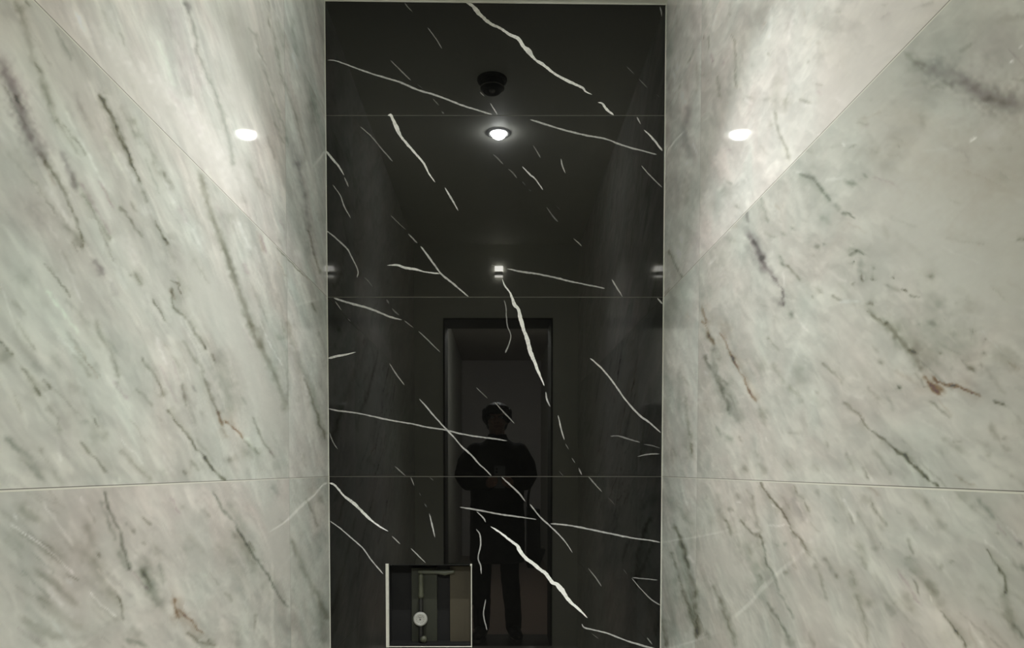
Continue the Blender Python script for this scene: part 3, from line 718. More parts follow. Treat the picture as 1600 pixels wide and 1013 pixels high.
def black_mats():
    m = bpy.data.materials.new('black_marble_tile')
    m.use_nodes = True
    nt = m.node_tree; N = nt.nodes; L = nt.links
    b = N['Principled BSDF']
    geo = N.new('ShaderNodeNewGeometry')
    n = N.new('ShaderNodeTexNoise'); n.inputs['Scale'].default_value = 6; n.inputs['Detail'].default_value = 6
    L.new(geo.outputs['Position'], n.inputs['Vector'])
    x = N.new('ShaderNodeMix'); x.data_type = 'RGBA'
    x.inputs[6].default_value = (0.0030, 0.0030, 0.0027, 1); x.inputs[7].default_value = (0.0062, 0.0062, 0.0056, 1)
    L.new(n.outputs['Fac'], x.inputs[0]); L.new(x.outputs[2], b.inputs['Base Color'])
    b.inputs['Roughness'].default_value = 0.012
    b.inputs['IOR'].default_value = 1.63
    b.inputs['Coat Weight'].default_value = 0.04
    b.inputs['Coat Roughness'].default_value = 0.16
    v = bpy.data.materials.new('white_vein')
    v.use_nodes = True
    nt = v.node_tree; N = nt.nodes; L = nt.links
    b = N['Principled BSDF']
    at = N.new('ShaderNodeAttribute'); at.attribute_name = 'vein'
    L.new(at.outputs['Color'], b.inputs['Base Color'])
    b.inputs['Roughness'].default_value = 0.012
    b.inputs['IOR'].default_value = 1.63
    b.inputs['Coat Weight'].default_value = 0.04
    b.inputs['Coat Roughness'].default_value = 0.16
    g = mat('dark_grout', (92, 92, 86), 0.8, noise=.1)
    return m, v, g

M_BLACK, M_VEIN, M_GROUT = black_mats()

# ------------------------------------------------------------------ back wall
OPX0, OPX1 = on_back(606.5, 945).x, on_back(736.5, 945).x
OPZ0, OPZ1 = on_back(670, 1010).z, on_back(670, 883).z

def back_wall():
    bm = bmesh.new()
    g = 0.0013
    T = 0.012
    rows = [(Z_R1, ceil_z(0) + 0.02), (Z_R2, Z_R1), (Z_R3, Z_R2), (Z_R4, Z_R3), (0.0, Z_R4)]
    for z0, z1 in rows:
        lo = z0 + (g if z0 > 0 else 0)
        hi = z1 - (g if z1 < Z_TOP else 0)
        if z0 == Z_R4:
            box(bm, XL, OPX0, 0, T, lo, hi)
            box(bm, OPX1, XR, 0, T, lo, hi)
            box(bm, OPX0, OPX1, 0, T, OPZ1, hi)
            if OPZ0 > lo:
                box(bm, OPX0, OPX1, 0, T, lo, OPZ0)
        else:
            box(bm, XL, XR, 0, T, lo, hi)
    # mortar bed behind the tiles, seen in the joints
    def bed(x0, x1, z0, z1):
        box(bm, x0, x1, 0.0006, 0.10, z0, z1, mi=2)
    bed(XL, OPX0 - .001, 0, Z_TOP + .02)
    bed(OPX1 + .001, XR, 0, Z_TOP + .02)
    bed(OPX0 - .001, OPX1 + .001, OPZ1 + .001, Z_TOP + .02)
    bed(OPX0 - .001, OPX1 + .001, 0, OPZ0 - .001)
    lay = bm.verts.layers.float_color.new('vein')
    rr = random.Random(5)
    lvl = 0
    for pts, ws, br in VEINS:
        lvl += 1
        yoff = -0.0002 - 0.000004 * lvl
        P = [on_back(x, y) for x, y in pts]
        L = [0]
        for a, b in zip(P, P[1:]):
            L.append(L[-1] + (b - a).length)
        n = max(4, int(L[-1] / 0.004))
        def sample(s):
            for i in range(len(L) - 1):
                if s <= L[i + 1] or i == len(L) - 2:
                    t = (s - L[i]) / max(1e-9, L[i + 1] - L[i])
                    p0 = P[i - 1] if i > 0 else P[i] * 2 - P[i + 1]
                    p3 = P[i + 2] if i + 2 < len(P) else P[i + 1] * 2 - P[i]
                    p1, p2 = P[i], P[i + 1]
                    q = 0.5 * ((2 * p1) + (p2 - p0) * t + (2 * p0 - 5 * p1 + 4 * p2 - p3) * t * t + (3 * p1 - p0 - 3 * p2 + p3) * t ** 3)
                    return q, ws[i] * (1 - t) + ws[i + 1] * t
        prev = None
        wob = 0.0
        jit = 0.0
        S = [sample(L[-1] * k / n) for k in range(n + 1)]
        for k, (p, w) in enumerate(S):
            a = S[max(0, k - 1)][0]
            b = S[min(n, k + 1)][0]
            d = (b - a).normalized()
            nn = Vector((-d.z, 0, d.x))
            wob = wob * .7 + rr.uniform(-1, 1) * .22
            jit = jit * .6 + rr.uniform(-1, 1) * (0.00022 + 0.00006 * w)
            edge = min(1.0, min(k, n - k) / 2.0 + .25)
            hw = max(0.0004, w / 472.0 / 2 * (1 + wob * .6) * edge * 0.95)
            c = p + nn * jit
            v0 = bm.verts.new((c.x + nn.x * hw, yoff, c.z + nn.z * hw))
            v1 = bm.verts.new((c.x - nn.x * hw, yoff, c.z - nn.z * hw))
            bb = br * (0.8 + 0.3 * rr.random()) * (0.55 + .45 * edge)
            bb = min(.95, bb)
            for v in (v0, v1):
                v[lay] = (bb, bb * .995, bb * .965, 1)
            if prev:
                f = bm.faces.new((prev[0], v0, v1, prev[1]))
                f.material_index = 1
                f.normal_update()
                if f.normal.y > 0:
                    f.normal_flip()
            prev = (v0, v1)
    me = bpy.data.meshes.new('wall_back')
    bm.to_mesh(me)
    bm.free()
    for m in (M_BLACK, M_VEIN, M_GROUT):
        me.materials.append(m)
    return tag(link_obj('wall_back', me), kind='structure')
back_wall()

# ------------------------------------------------------------------ side walls
def y_for_px(X, px):
    return CAMY + F * X / (px - CX) * 1.0
JL, JR = y_for_px(XL, 452), y_for_px(XR, 1089)
ZTOPL = ceil_z(XL) + 0.03
def ygrid(X, pxs, joint):
    ys = [y_for_px(X, p) for p in pxs]
    ys = [y for y in ys if y < -0.001] + [0.0]
    near = min(ys)
    ys += list(np.linspace(YF, near, 40)[:-1])
    ys += [joint - .0012, joint - .0002, joint + .0002, joint + .0012]
    return np.array(sorted(set(round(y, 5) for y in ys)))
zz = list(np.arange(0.58, ZTOPL, 0.0025)) + list(np.linspace(0, 0.575, 40)) + [ZTOPL]
for z in (Z_R1, Z_R2, Z_R3):
    zz += [z - .0002, z + .0002]
zz = np.array(sorted(set(round(z, 5) for z in zz)))
# rows bottom..top, (back column, front column); back column lightened against dim light in the corners
COLS_L = [(200,201,186),(203,201,189), (206,207,194),(206,207,194), (203,205,192),(207,206,194), (206,207,196),(210,209,198)]
COLS_L = [(204,206,193),(201,199,187), (212,214,202),(199,200,187), (214,216,205),(213,211,199), (214,216,205),(210,209,198)]
COLS_R = [(206,207,195),(200,198,185), (213,214,202),(194,194,181), (223,221,211),(217,213,202), (222,221,211),(216,212,201)]
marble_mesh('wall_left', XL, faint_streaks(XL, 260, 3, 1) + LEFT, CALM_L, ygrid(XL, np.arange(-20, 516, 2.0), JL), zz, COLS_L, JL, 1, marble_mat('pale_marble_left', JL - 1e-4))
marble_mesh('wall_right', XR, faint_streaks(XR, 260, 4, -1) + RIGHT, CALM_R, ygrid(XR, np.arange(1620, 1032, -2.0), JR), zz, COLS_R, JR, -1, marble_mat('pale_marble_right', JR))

# ------------------------------------------------------------------ ceiling, floor, doorway wall, corridor
M_PAINT = mat('ceiling_paint', (226, 226, 216), 0.6, noise=.03, scale=3, bump=.15)
M_SEAL = mat('white_sealant', (205, 205, 195), 0.35, noise=.02)
M_FRONT = mat('plaster_wall', (222, 222, 210), 0.55, noise=.10, scale=4, bump=.2)
M_HALL = mat('corridor_paint', (182, 181, 172), 0.7, noise=.05, scale=3)
M_HALLEND = mat('corridor_end_paint', (196, 191, 188), 0.7, noise=.05, scale=3)
M_FRAME = mat('dark_door_frame', (34, 33, 30), 0.5, noise=.1)
M_FLOOR = mat('dark_floor_tile', (70, 68, 62), 0.25, noise=.15, scale=5)
M_LFLOOR = mat('pale_floor_tile', (222, 221, 210), 0.3, noise=.08, scale=4)
M_HFLOOR = mat('brown_corridor_floor', (122, 105, 94), 0.35, noise=.15, scale=5)

bm = bmesh.new()
x0, x1 = XL - .1, XR + .1
vs = []
for x in (x0, x1):
    for y in (YF - .002, 0.1):
        vs += [bm.verts.new((x, y, ceil_z(x))), bm.verts.new((x, y, ceil_z(x) + .08))]
for f in ((0, 1, 3, 2), (4, 6, 7, 5), (0, 4, 5, 1), (2, 3, 7, 6), (0, 2, 6, 4), (1, 5, 7, 3)):
    bm.faces.new([vs[i] for i in f])
bmesh.ops.recalc_face_normals(bm, faces=bm.faces[:])
tag(finish('ceiling', bm, M_PAINT), kind='structure')

# white sealant bead where the tiles meet the ceiling, thin beads in the corners
bm = bmesh.new()
def bead(p, q, r, bm):
    capsule(bm, [p, q], [r, r], n=10, rings=2)
bead((XL, -.0022, ceil_z(XL) - .001), (XR, -.0022, ceil_z(XR) - .001), .0026, bm)
tag(finish('trim_1', bm, M_SEAL, smooth=True), kind='structure')
for i, x in enumerate((XL + .0005, XR - .0005)):
    bm = bmesh.new()
    bead((x, -.0005, 0.01), (x, -.0005, ceil_z(x) - .004), 0.0017 if i == 0 else .0021, bm)
    tag(finish('trim_%d' % (i + 2), bm, M_SEAL, smooth=True), kind='structure')

bm = bmesh.new(); box(bm, x0, x1, YF, .1, -.05, 0)
tag(finish('floor', bm, M_LFLOOR), kind='structure')
bm = bmesh.new(); box(bm, x0, x1, YF2 - .06, YF, -.05, 0)
tag(finish('floor', bm, M_FLOOR), kind='structure')
HX0, HX1, HY = -0.49, 0.605, -7.85
HZ = Z_TOP
bm = bmesh.new(); box(bm, HX0 - .1, HX1 + .1, HY, YF2 - .06, -.05, 0)
tag(finish('floor', bm, M_HFLOOR), kind='structure')
bm = bmesh.new(); box(bm, HX0 - .1, HX1 + .1, HY, YF2, HZ, HZ + .08)
tag(finish('ceiling', bm, M_HALLEND), kind='structure')
bm = bmesh.new(); box(bm, HX0 - .1, HX0, HY, YF2, 0, HZ)
tag(finish('wall_corridor_left', bm, M_HALL), kind='structure')
bm = bmesh.new(); box(bm, HX1, HX1 + .1, HY, YF2, 0, HZ)
tag(finish('wall_corridor_right', bm, M_HALL), kind='structure')
bm = bmesh.new(); box(bm, HX0 - .1, HX1 + .1, HY - .1, HY, 0, HZ + .08)
tag(finish('wall_corridor_end', bm, M_HALLEND), kind='structure')

DX0, DX1, DZ = -0.365, 0.374, 2.225
bm = bmesh.new()
zt = Z_TOP + .08
box(bm, x0 - .05, DX0, YF2, YF, 0, zt)
box(bm, DX1, x1 + .1, YF2, YF, 0, zt)
box(bm, DX0, DX1, YF2, YF, DZ, zt)
tag(finish('wall_front', bm, M_FRONT), kind='structure')
bm = bmesh.new()
t = .012
box(bm, DX0, DX0 + t, YF2 - .01, YF + .006, 0, DZ)
box(bm, DX1 - t, DX1, YF2 - .01, YF + .006, 0, DZ)
box(bm, DX0, DX1, YF2 - .01, YF + .006, DZ - t, DZ)
bevel(bm, .0015, 1)
tag(finish('door_1', bm, M_FRAME), kind='structure')

# ------------------------------------------------------------------ lights of the place, and one added corridor lamp
M_LED = mat('glowing_diffuser', (255, 255, 250), 0.4, emit=(255, 250, 236), strength=1.0)
M_RIM = mat('white_metal_rim', (215, 215, 208), 0.3, noise=.02)
M_GREYRIM = mat('grey_rim', (70, 70, 68), 0.5)
M_DARKCAN = mat('black_reflector', (14, 14, 13), 0.35)
M_CHROME = mat('brushed_metal', (190, 188, 180), 0.22, metal=1.0, noise=.05)

def emis(name, color, s):
    return mat(name, (255, 255, 250), 0.4, emit=color, strength=s)

def downlight(x, y, zc, lit, label, power=1.0):
    o = empty('downlight', (x, y, zc))
    tag(o, label, 'ceiling light')
    bm = bmesh.new()
    lathe(bm, [(.038, -.002), (.041, -.006), (.048, -.006), (.054, -.003), (.054, .0), (.038, .0), (.038, -.002)] if lit else [(.046, -.006), (.050, -.012), (.055, -.011), (.058, -.005), (.058, .0), (.046, .0), (.046, -.006)], cap=False)
    finish('rim', bm, M_GREYRIM if lit else M_DARKCAN, o, True)
    bm = bmesh.new()
    if lit:
        lathe(bm, [(.0005, -.026), (.010, -.0255), (.020, -.0225), (.028, -.0165), (.033, -.008), (.0345, .0)], cap=True)
        finish('diffuser', bm, emis('lamp_glow', (252, 255, 252), power), o, True)
    else:
        lathe(bm, [(.0465, -.004), (.0465, -.018), (.043, -.034), (.036, -.046), (.030, -.051), (.026, -.046), (.020, -.040), (.005, -.039)], cap=True)
        finish('reflector', bm, M_DARKCAN, o, True)
        bm = bmesh.new()
        lathe(bm, [(.0440, -.0310), (.0475, -.0330), (.0480, -.0350), (.0450, -.0360), (.0425, -.0345), (.0440, -.0310)], cap=False)
        r = finish('reflector_ring', bm, M_CHROME, o, True)
        bm = bmesh.new()
        lathe(bm, [(.013, -.040), (.013, -.046), (.009, -.050), (.0005, -.052)], cap=True)
        finish('bulb', bm, M_CHROME, o, True)
    return o
LAMP = 330.0
BEAM = 9.0
main_lamp = downlight(.006, -.925, ceil_z(.006), True, 'lit round downlight glaring white on the ceiling, mirrored in the black wall', LAMP)
downlight(-.020, -.47, ceil_z(-.022), False, 'unlit dark round downlight on the ceiling nearer the black wall')
downlight(.06, -4.10, HZ, True, 'unseen round lamp added on the corridor ceiling to light the space behind the person', 6000.0)  # added lamp hidden behind the door header, brightens the corridor

# the beam that the ceiling lamp throws downwards
ld = bpy.data.lights.new('downlight_beam', 'AREA')
ld.shape = 'DISK'
ld.size = .022
ld.energy = BEAM
ld.color = (1.0, 1.0, .99)
ld.spread = math.radians(90)
lo = bpy.data.objects.new('downlight_beam', ld)
COL.objects.link(lo)
lo.parent = main_lamp
lo.location = (0, 0, -.027)

# small wall lamp above the doorway
o = empty('wall_lamp', (.010, YF, 2.520))
tag(o, 'small square white wall lamp glowing above the doorway', 'wall lamp')
bm = bmesh.new(); box(bm, -.026, .026, 0, .022, -.016, .012); bevel(bm, .002)
finish('housing', bm, M_RIM, o)
bm = bmesh.new(); box(bm, -.027, .029, 0, .026, .0125, .046); bevel(bm, .003)
finish('lamp_shade', bm, emis('shade_glow', (255, 253, 244), 13.0), o)
bm = bmesh.new(); box(bm, -.027, .027, .0, .026, -.024, -.0165); bevel(bm, .0015)
finish('lower_strip', bm, emis('strip_glow', (255, 253, 244), 8.0), o)

# ------------------------------------------------------------------ recess with the shower valve
RD = 0.085
ob = ((OPX0 + OPX1) / 2, 0.0, OPZ0)
rec = empty('wall_recess', ob)
tag(rec, 'square cut-out low in the black wall, edged in bright metal', 'recess')
M_DARK = mat('dark_cavity', (9, 9, 8), 0.8, noise=.2)
M_OLIVE = mat('olive_board', (38, 40, 28), 0.7, noise=.22, scale=14)
M_BROWN = mat('brown_olive_board', (64, 58, 43), 0.7, noise=.2, scale=14)
M_EDGE = mat('bright_metal_edge', (214, 213, 204), 0.35, metal=.35, noise=.08, scale=60)
M_PIPE = mat('grey_green_pipe', (72, 74, 60), 0.4, noise=.12)
M_PIPED = mat('dark_fitting', (22, 22, 19), 0.5)
M_DIAL = mat('white_dial', (160, 160, 155), 0.3, noise=.04, scale=60)
M_MARK = mat('dial_mark', (70, 70, 68), 0.5)
bm = bmesh.new()
w = OPX1 - OPX0
h = OPZ1 - OPZ0
box(bm, -w/2 - .004, -w/2, .013, RD, -.004, h + .004)
box(bm, w/2, w/2 + .004, .013, RD, -.004, h + .004)
box(bm, -w/2, w/2, .013, RD, h, h + .004)
box(bm, -w/2, w/2, .013, RD, -.004, 0)
box(bm, -w/2 - .004, w/2 + .004, RD, RD + .004, -.004, h + .004)
finish('lining', bm, M_DARK, rec)
def strip(name, x0, x1, z0, z1, y0=-.0025, y1=.012):
    bm = bmesh.new(); box(bm, x0, x1, y0, y1, z0, z1); bevel(bm, .0008, 2)
    return finish(name, bm, M_EDGE, rec)
PXM = 1 / 472.0
strip('edge_strip', -w/2 - 3.6 * PXM, -w/2 + 1.2 * PXM, -.004, h + .004)
strip('edge_strip', w/2 - .6 * PXM, w/2 + 1.0 * PXM, -.004, h + .001)
strip('edge_strip', -w/2, w/2, -1.4 * PXM, .0)
bm = bmesh.new(); box(bm, -w/2, w/2, -.0008, .012, h - .001, h + .0008)
finish('top_edge', bm, M_DARK, rec)
for sx in (-1, 1):
    bm = bmesh.new(); box(bm, sx * w/2 - .004, sx * w/2 + .0025, -.003, .010, h - .004, h + .003); bevel(bm, .001)
    finish('corner_piece', bm, M_EDGE, rec)
def rx(px, y): return on_back(px, 950, y).x - ob[0]
yb = RD - .022
bm = bmesh.new(); box(bm, rx(643, yb), rx(683, yb), yb, RD, 0, h - .018); bevel(bm, .002)
finish('batten', bm, M_OLIVE, rec)
bm = bmesh.new(); box(bm, rx(703, yb), w/2, yb, RD, 0, h - .012); bevel(bm, .002)
finish('batten', bm, M_BROWN, rec)['label'] = 'brown olive batten at the right side'

yv = .045
pc = on_back(656.5, 968.5, yv - .012)
val = empty('shower_valve', (pc.x, yv, pc.z))
tag(val, 'shower valve with a round white dial on a grey-green pipe inside the wall cut-out', 'valve')
def vz(py): return on_back(657, py, yv).z - pc.z
def vx(px): return on_back(px, 950, yv).x - pc.x
bm = bmesh.new()
capsule(bm, [(vx(658), 0, vz(900)), (vx(658), 0, vz(925)), (vx(658), 0, vz(931))], [.0085, .0085, .0105])
finish('vertical_pipe', bm, M_PIPE, val, True)
bm = bmesh.new()
capsule(bm, [(vx(656), .006, vz(894.5)), (vx(684), .006, vz(894.5)), (vx(695), .006, vz(895.5)), (vx(708), .006, vz(894))], [.0068, .0068, .0098, .0066])
finish('horizontal_pipe', bm, M_PIPE, val, True)
bm = bmesh.new()
capsule(bm, [(vx(657.5), .004, vz(936)), (vx(657.5), .004, vz(1002))], [.0075, .0085])
finish('valve_body', bm, M_PIPED, val, True)
bm = bmesh.new()
lathe(bm, [(.018, .006), (.0235, .004), (.0245, -.004), (.0225, -.010), (.0180, -.0125), (.0165, -.0115), (.0005, -.0115)], axis='Y', n=48)
dial = finish('dial', bm, M_DIAL, val, True)
bm = bmesh.new()
for k in range(12):
    a = math.pi * 2 * k / 12
    r0 = .0125
    box(bm, r0 * math.cos(a) - .0006, r0 * math.cos(a) + .0006, -.0122, -.0116, r0 * math.sin(a) - .0012, r0 * math.sin(a) + .0012)
box(bm, -.006, .005, -.0122, -.0116, .0062, .0074)
lathe(bm, [(.0026, -.0116), (.0026, -.0128), (.0005, -.0132)], axis='Y', n=16)
finish('dial_mark', bm, M_MARK, dial)
bm = bmesh.new()
lathe(bm, [(.0005, -.012), (.009, -.0115), (.0115, -.008), (.0115, .008)], axis='Y', c=(vx(662), 0, vz(999)), n=32)
finish('outlet_cap', bm, M_PIPE, val, True)

# ------------------------------------------------------------------ box in the corridor
bx = empty('storage_box', (-.40, -4.25, 0))
tag(bx, 'dark green box on the corridor floor behind the person', 'box')
M_GREEN = mat('dark_green_card', (52, 58, 44), 0.7, noise=.15)
bm = bmesh.new(); box(bm, -.085, .20, -.18, .15, 0, .29); bevel(bm, .006)
finish('body', bm, M_GREEN, bx)
bm = bmesh.new(); box(bm, -.089, .206, -.186, .156, .29, .335); bevel(bm, .006)
finish('lid', bm, M_GREEN, bx)

# ------------------------------------------------------------------ person holding a phone
M_SKIN = mat('skin', (150, 112, 92), 0.5, noise=.06, scale=30)
M_COAT = mat('black_coat', (13, 13, 14), 0.85, noise=.2, scale=40, bump=.3, spec=.2)
M_TROU = mat('black_trousers', (15, 15, 16), 0.85, noise=.2, scale=50, bump=.3, spec=.2)
M_HAIR = mat('black_hair', (12, 11, 10), 0.55, noise=.3, scale=90, bump=.5, spec=.3)
M_SHOE = mat('black_shoe', (18, 18, 18), 0.45, noise=.1)
M_SOLE = mat('grey_sole', (120, 118, 112), 0.6)
M_PHONE = mat('grey_phone_back', (120, 122, 122), 0.25, noise=.02)
M_GLASS = mat('black_glass', (8, 8, 9), 0.05)
M_EYE = mat('eye_white', (190, 188, 180), 0.2)
M_IRIS = mat('dark_iris', (20, 14, 10), 0.1)
M_LIP = mat('lip', (130, 78, 70), 0.5)
PY = -2.82
per = empty('person', (0, PY, 0))
tag(per, 'person in a black coat and trousers standing in the doorway, holding up a phone', 'person')

bm = bmesh.new()
hz = 1.565
ellipsoid(bm, (-.004, -.008, hz + .012), (.074, .092, .098))
ellipsoid(bm, (-.004, .026, hz - .055), (.056, .064, .062))
ellipsoid(bm, (-.004, .060, hz - .095), (.026, .026, .022))
capsule(bm, [(-.004, .086, hz + .018), (-.004, .101, hz - .012), (-.004, .104, hz - .024)], [.007, .010, .012])
for s in (-1, 1):
    ellipsoid(bm, (-.004 + s * .012, .094, hz - .028), (.008, .010, .007), 12, 8)
    ellipsoid(bm, (-.004 + s * .031, .074, hz - .022), (.022, .018, .020))
    capsule(bm, [(-.004 + s * .014, .086, hz + .026), (-.004 + s * .045, .074, hz + .026)], [.008, .007])
    ellipsoid(bm, (-.004 + s * .077, -.008, hz - .010), (.009, .020, .032), 14, 10)
capsule(bm, [(-.022, .078, hz - .055), (-.004, .088, hz - .054), (.014, .078, hz - .055)], [.007, .009, .007])
capsule(bm, [(-.004, -.012, hz - .05), (-.002, -.016, 1.42), (0, -.02, 1.36)], [.056, .055, .075])
loft(bm, [(0, 0, .86, .15, .10), (0, 0, 1.0, .135, .095), (0, 0, 1.15, .15, .10), (0, 0, 1.28, .165, .10), (0, -.01, 1.36, .14, .08), (0, -.015, 1.40, .08, .06)])
PHX = .016
for s in (-1, 1):
    ex = -.236 if s < 0 else .222
    capsule(bm, [(s * .155, 0, 1.335), (ex, .06, 1.155), (ex * .62, .20, 1.125), (PHX + s * .064, .315, 1.105)], [.05, .042, .036, .026])
    # palm
    capsule(bm, [(PHX + s * .070, .318, 1.105), (PHX + s * .067, .342, 1.122)], [.024, .027])
    capsule(bm, [(PHX + s * .064, .340, 1.100), (PHX + s * .062, .347, 1.142)], [.017, .018])
    # four fingers wrapped round the phone, each of its own length
    for k, (zf, ln, rr_) in enumerate(((1.152, .030, .0085), (1.134, .035, .0088), (1.116, .032, .0084), (1.099, .024, .0076))):
        capsule(bm, [(PHX + s * .060, .350, zf - .004), (PHX + s * .0545, .373, zf), (PHX + s * (.051 - ln * .45), .3795, zf + .003), (PHX + s * (.051 - ln), .3755, zf + .004)], [rr_ + .001, rr_ + .0005, rr_, rr_ - .001], n=10, rings=3)
    # thumb on the screen side
    capsule(bm, [(PHX + s * .056, .330, 1.112), (PHX + s * .046, .338, 1.136), (PHX + s * .026, .3465, 1.158)], [.013, .011, .009], n=10, rings=3)
    # legs and feet
    lx = -.112 if s < 0 else .088
    ax = -.112 if s < 0 else .118
    capsule(bm, [(lx, 0, .84), (lx, .01, .47), (ax, -.01, .10)], [.078, .052, .038])
    capsule(bm, [(ax, -.03, .045), (ax + s * .01, .05, .04), (ax + s * .022, .12, .034)], [.030, .032, .026])
organic('body', bm, M_SKIN, per, voxel=.0042, smooth_it=4, fac=.5)

for s in (-1, 1):
    bm = bmesh.new()
    ellipsoid(bm, (-.004 + s * .031, .082, hz + .006), (.0115, .0110, .0085), 16, 10)
    e = finish('eye', bm, M_EYE, per, True)
    bm = bmesh.new()
    ellipsoid(bm, (-.004 + s * .031, .0905, hz + .006), (.0050, .0034, .0050), 12, 8)
    finish('iris', bm, M_IRIS, e, True)
    bm = bmesh.new()
    capsule(bm, [(-.004 + s * .017, .090, hz + .030), (-.004 + s * .032, .088, hz + .036), (-.004 + s * .049, .076, hz + .030)], [.003, .0035, .002], n=8, rings=2)
    finish('eyebrow', bm, M_HAIR, per, True)
bm = bmesh.new()
capsule(bm, [(-.024, .083, hz - .055), (-.004, .0945, hz - .053), (.016, .083, hz - .055)], [.0025, .005, .0025], n=8, rings=2)
capsule(bm, [(-.020, .082, hz - .061), (-.004, .0935, hz - .062), (.012, .082, hz - .061)], [.0025, .0052, .0025], n=8, rings=2)
finish('lips', bm, M_LIP, per, True)

bm = bmesh.new()
ellipsoid(bm, (-.002, -.022, hz + .034), (.098, .112, .086))
ellipsoid(bm, (-.002, -.060, hz - .02), (.080, .068, .085))
capsule(bm, [(-.085, .03, hz + .055), (-.090, .025, hz - .005), (-.078, .02, hz - .035)], [.022, .018, .010])
capsule(bm, [(.082, .03, hz + .055), (.088, .02, hz + .005), (.080, .01, hz - .02)], [.022, .017, .010])
capsule(bm, [(-.06, .065, hz + .075), (0, .085, hz + .078), (.06, .065, hz + .072)], [.022, .022, .022])
organic('hair', bm, M_HAIR, per, voxel=.005, smooth_it=3, disp=.010, dscale=.03)

bm = bmesh.new()
loft(bm, [(0, 0, .545, .195, .135), (0, 0, .60, .197, .14), (0, 0, .80, .196, .145), (0, 0, 1.0, .190, .145), (0, 0, 1.17, .195, .142), (0, -.005, 1.29, .205, .135), (0, -.01, 1.355, .185, .115), (0, -.012, 1.395, .12, .09), (0, -.014, 1.43, .072, .076), (0, -.014, 1.46, .068, .074)], n=36)
for s in (-1, 1):
    ex = -.236 if s < 0 else .218
    capsule(bm, [(s * .150, 0, 1.325), (ex * .93, .03, 1.245), (ex, .055, 1.165), (ex * .86, .12, 1.118), (ex * .55, .225, 1.112), (PHX + s * .072, .300, 1.103)], [.074, .070, .066, .062, .050, .038], n=20)
organic('coat', bm, M_COAT, per, voxel=.008, smooth_it=6, disp=.014, dscale=.10)

bm = bmesh.new()
loft(bm, [(-.005, 0, .56, .16, .115), (-.005, 0, .70, .17, .12), (-.005, 0, .90, .165, .12)], n=30)
for s in (-1, 1):
    lx = -.108 if s < 0 else .088
    ax = -.112 if s < 0 else .118
    capsule(bm, [(lx, 0, .78), (lx, .008, .50), ((lx + ax) / 2, .0, .30), (ax, -.008, .12), (ax, -.006, .085)], [.078, .067, .062, .060, .058], n=22)
organic('trousers', bm, M_TROU, per, voxel=.007, smooth_it=4, disp=.012, dscale=.07)
for s in (-1, 1):
    ax = -.112 if s < 0 else .118
    bm = bmesh.new()
    capsule(bm, [(ax, -.045, .058), (ax + s * .008, .04, .054), (ax + s * .026, .145, .046)], [.042, .045, .036], n=18)
    capsule(bm, [(ax, -.02, .05), (ax, -.012, .105)], [.046, .046], n=18)
    sh = organic('shoe', bm, M_SHOE, per, voxel=.005, smooth_it=4)
    for v in sh.data.vertices:
        if v.co.z < .018: v.co.z = .018
    bm = bmesh.new()
    n = 28
    top, bot = [], []
    for i in range(n):
        a = 2 * math.pi * i / n
        u = math.sin(a)
        yy = .045 + .140 * u
        xx = ax + s * .012 * (1 + u) + (.043 + .004 * u) * math.cos(a)
        top.append(bm.verts.new((xx, yy, .024)))
        bot.append(bm.verts.new((xx, yy, .0)))
    for i in range(n):
        bm.faces.new((bot[i], bot[(i + 1) % n], top[(i + 1) % n], top[i]))
    bm.faces.new(top); bm.faces.new(bot[::-1])
    finish('sole', bm, M_SOLE, sh)

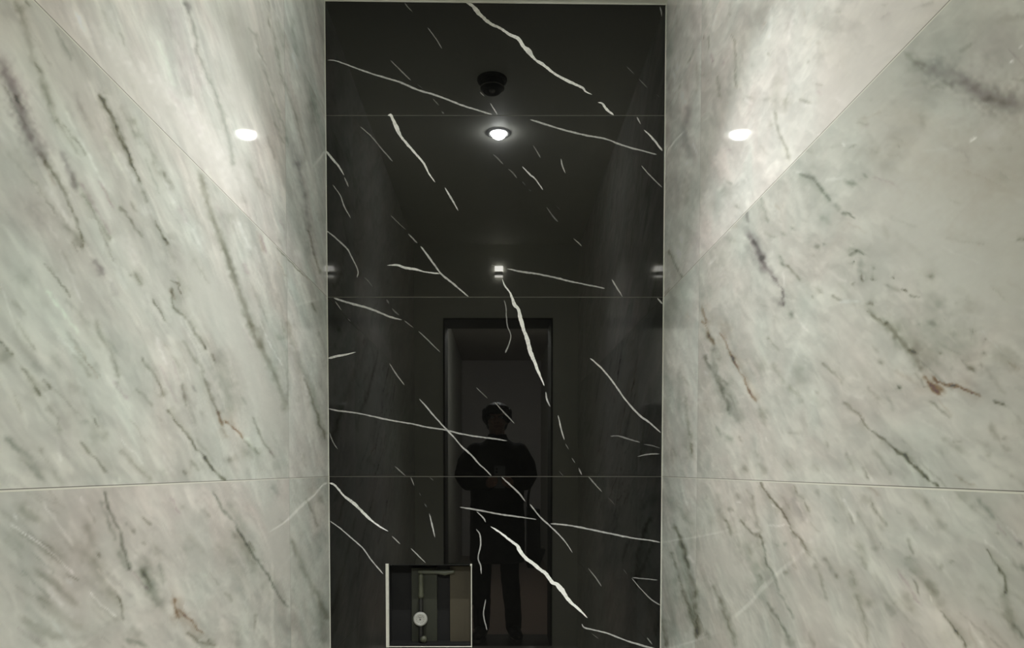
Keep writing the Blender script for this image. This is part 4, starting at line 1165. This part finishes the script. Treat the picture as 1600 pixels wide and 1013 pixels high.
# phone in both hands, its lens where the photograph was taken from
ph = empty('smartphone', (PHX, PY + .361, 1.082))
tag(ph, 'grey smartphone held upright in both hands at chest height', 'phone')
bm = bmesh.new(); box(bm, -.037, .037, -.004, .004, 0, .150); bevel(bm, .003, 3)
finish('phone_body', bm, M_PHONE, ph)
bm = bmesh.new(); box(bm, -.035, .035, -.0046, -.0039, .003, .147)
finish('screen', bm, M_GLASS, ph)
for k, (lx, lz) in enumerate(((-.020, .128), (-.020, .108))):
    bm = bmesh.new()
    lathe(bm, [(.0075, .0035), (.0075, .0055), (.0060, .0060), (.0005, .0056)], axis='Y', c=(lx, 0, lz), n=24)
    finish('lens', bm, M_GLASS, ph, True)

# bag at the hip
bg = empty('shoulder_bag', (.262, PY - .03, .53))
tag(bg, 'black bag hanging at the hip on the right side of the coat', 'bag')
M_BAG = mat('black_bag_cloth', (17, 17, 16), 0.8, noise=.2, scale=40, bump=.3)
bm = bmesh.new()
vs = [(-.05, -.10), (.03, -.10), (.082, .035), (.045, .04), (.040, .32), (-.05, .33)]
for yy in (-.13, .11):
    pass
f0 = [bm.verts.new((x, -.13, z + .08)) for x, z in vs]
f1 = [bm.verts.new((x, .10, z + .08)) for x, z in vs]
for i in range(len(vs)):
    j = (i + 1) % len(vs)
    bm.faces.new((f0[i], f0[j], f1[j], f1[i]))
bm.faces.new(f0[::-1]); bm.faces.new(f1)
bmesh.ops.recalc_face_normals(bm, faces=bm.faces[:])
bevel(bm, .010, 3)
finish('bag_body', bm, M_BAG, bg, True)
bm = bmesh.new()
capsule(bm, [(-.03, .01, .38), (-.043, .01, .43), (-.040, .02, .50), (-.030, .03, .545)], [.009, .009, .009, .009], n=10)
finish('strap', bm, M_BAG, bg, True)

# ------------------------------------------------------------------ world and view
w_ = bpy.data.worlds.new('world')
SC.world = w_
w_.use_nodes = True
w_.node_tree.nodes['Background'].inputs[0].default_value = (0.02, 0.02, 0.02, 1)
w_.node_tree.nodes['Background'].inputs[1].default_value = 0.2
SC.view_settings.view_transform = 'Standard'
SC.view_settings.look = 'None'
SC.view_settings.exposure = 0.0
SC.view_settings.gamma = 1.0
SC.view_settings.use_curve_mapping = False
SC.cycles.max_bounces = 12
SC.cycles.glossy_bounces = 6
SC.cycles.diffuse_bounces = 6
SC.cycles.caustics_reflective = False
SC.cycles.caustics_refractive = False
SC.cycles.sample_clamp_indirect = 0
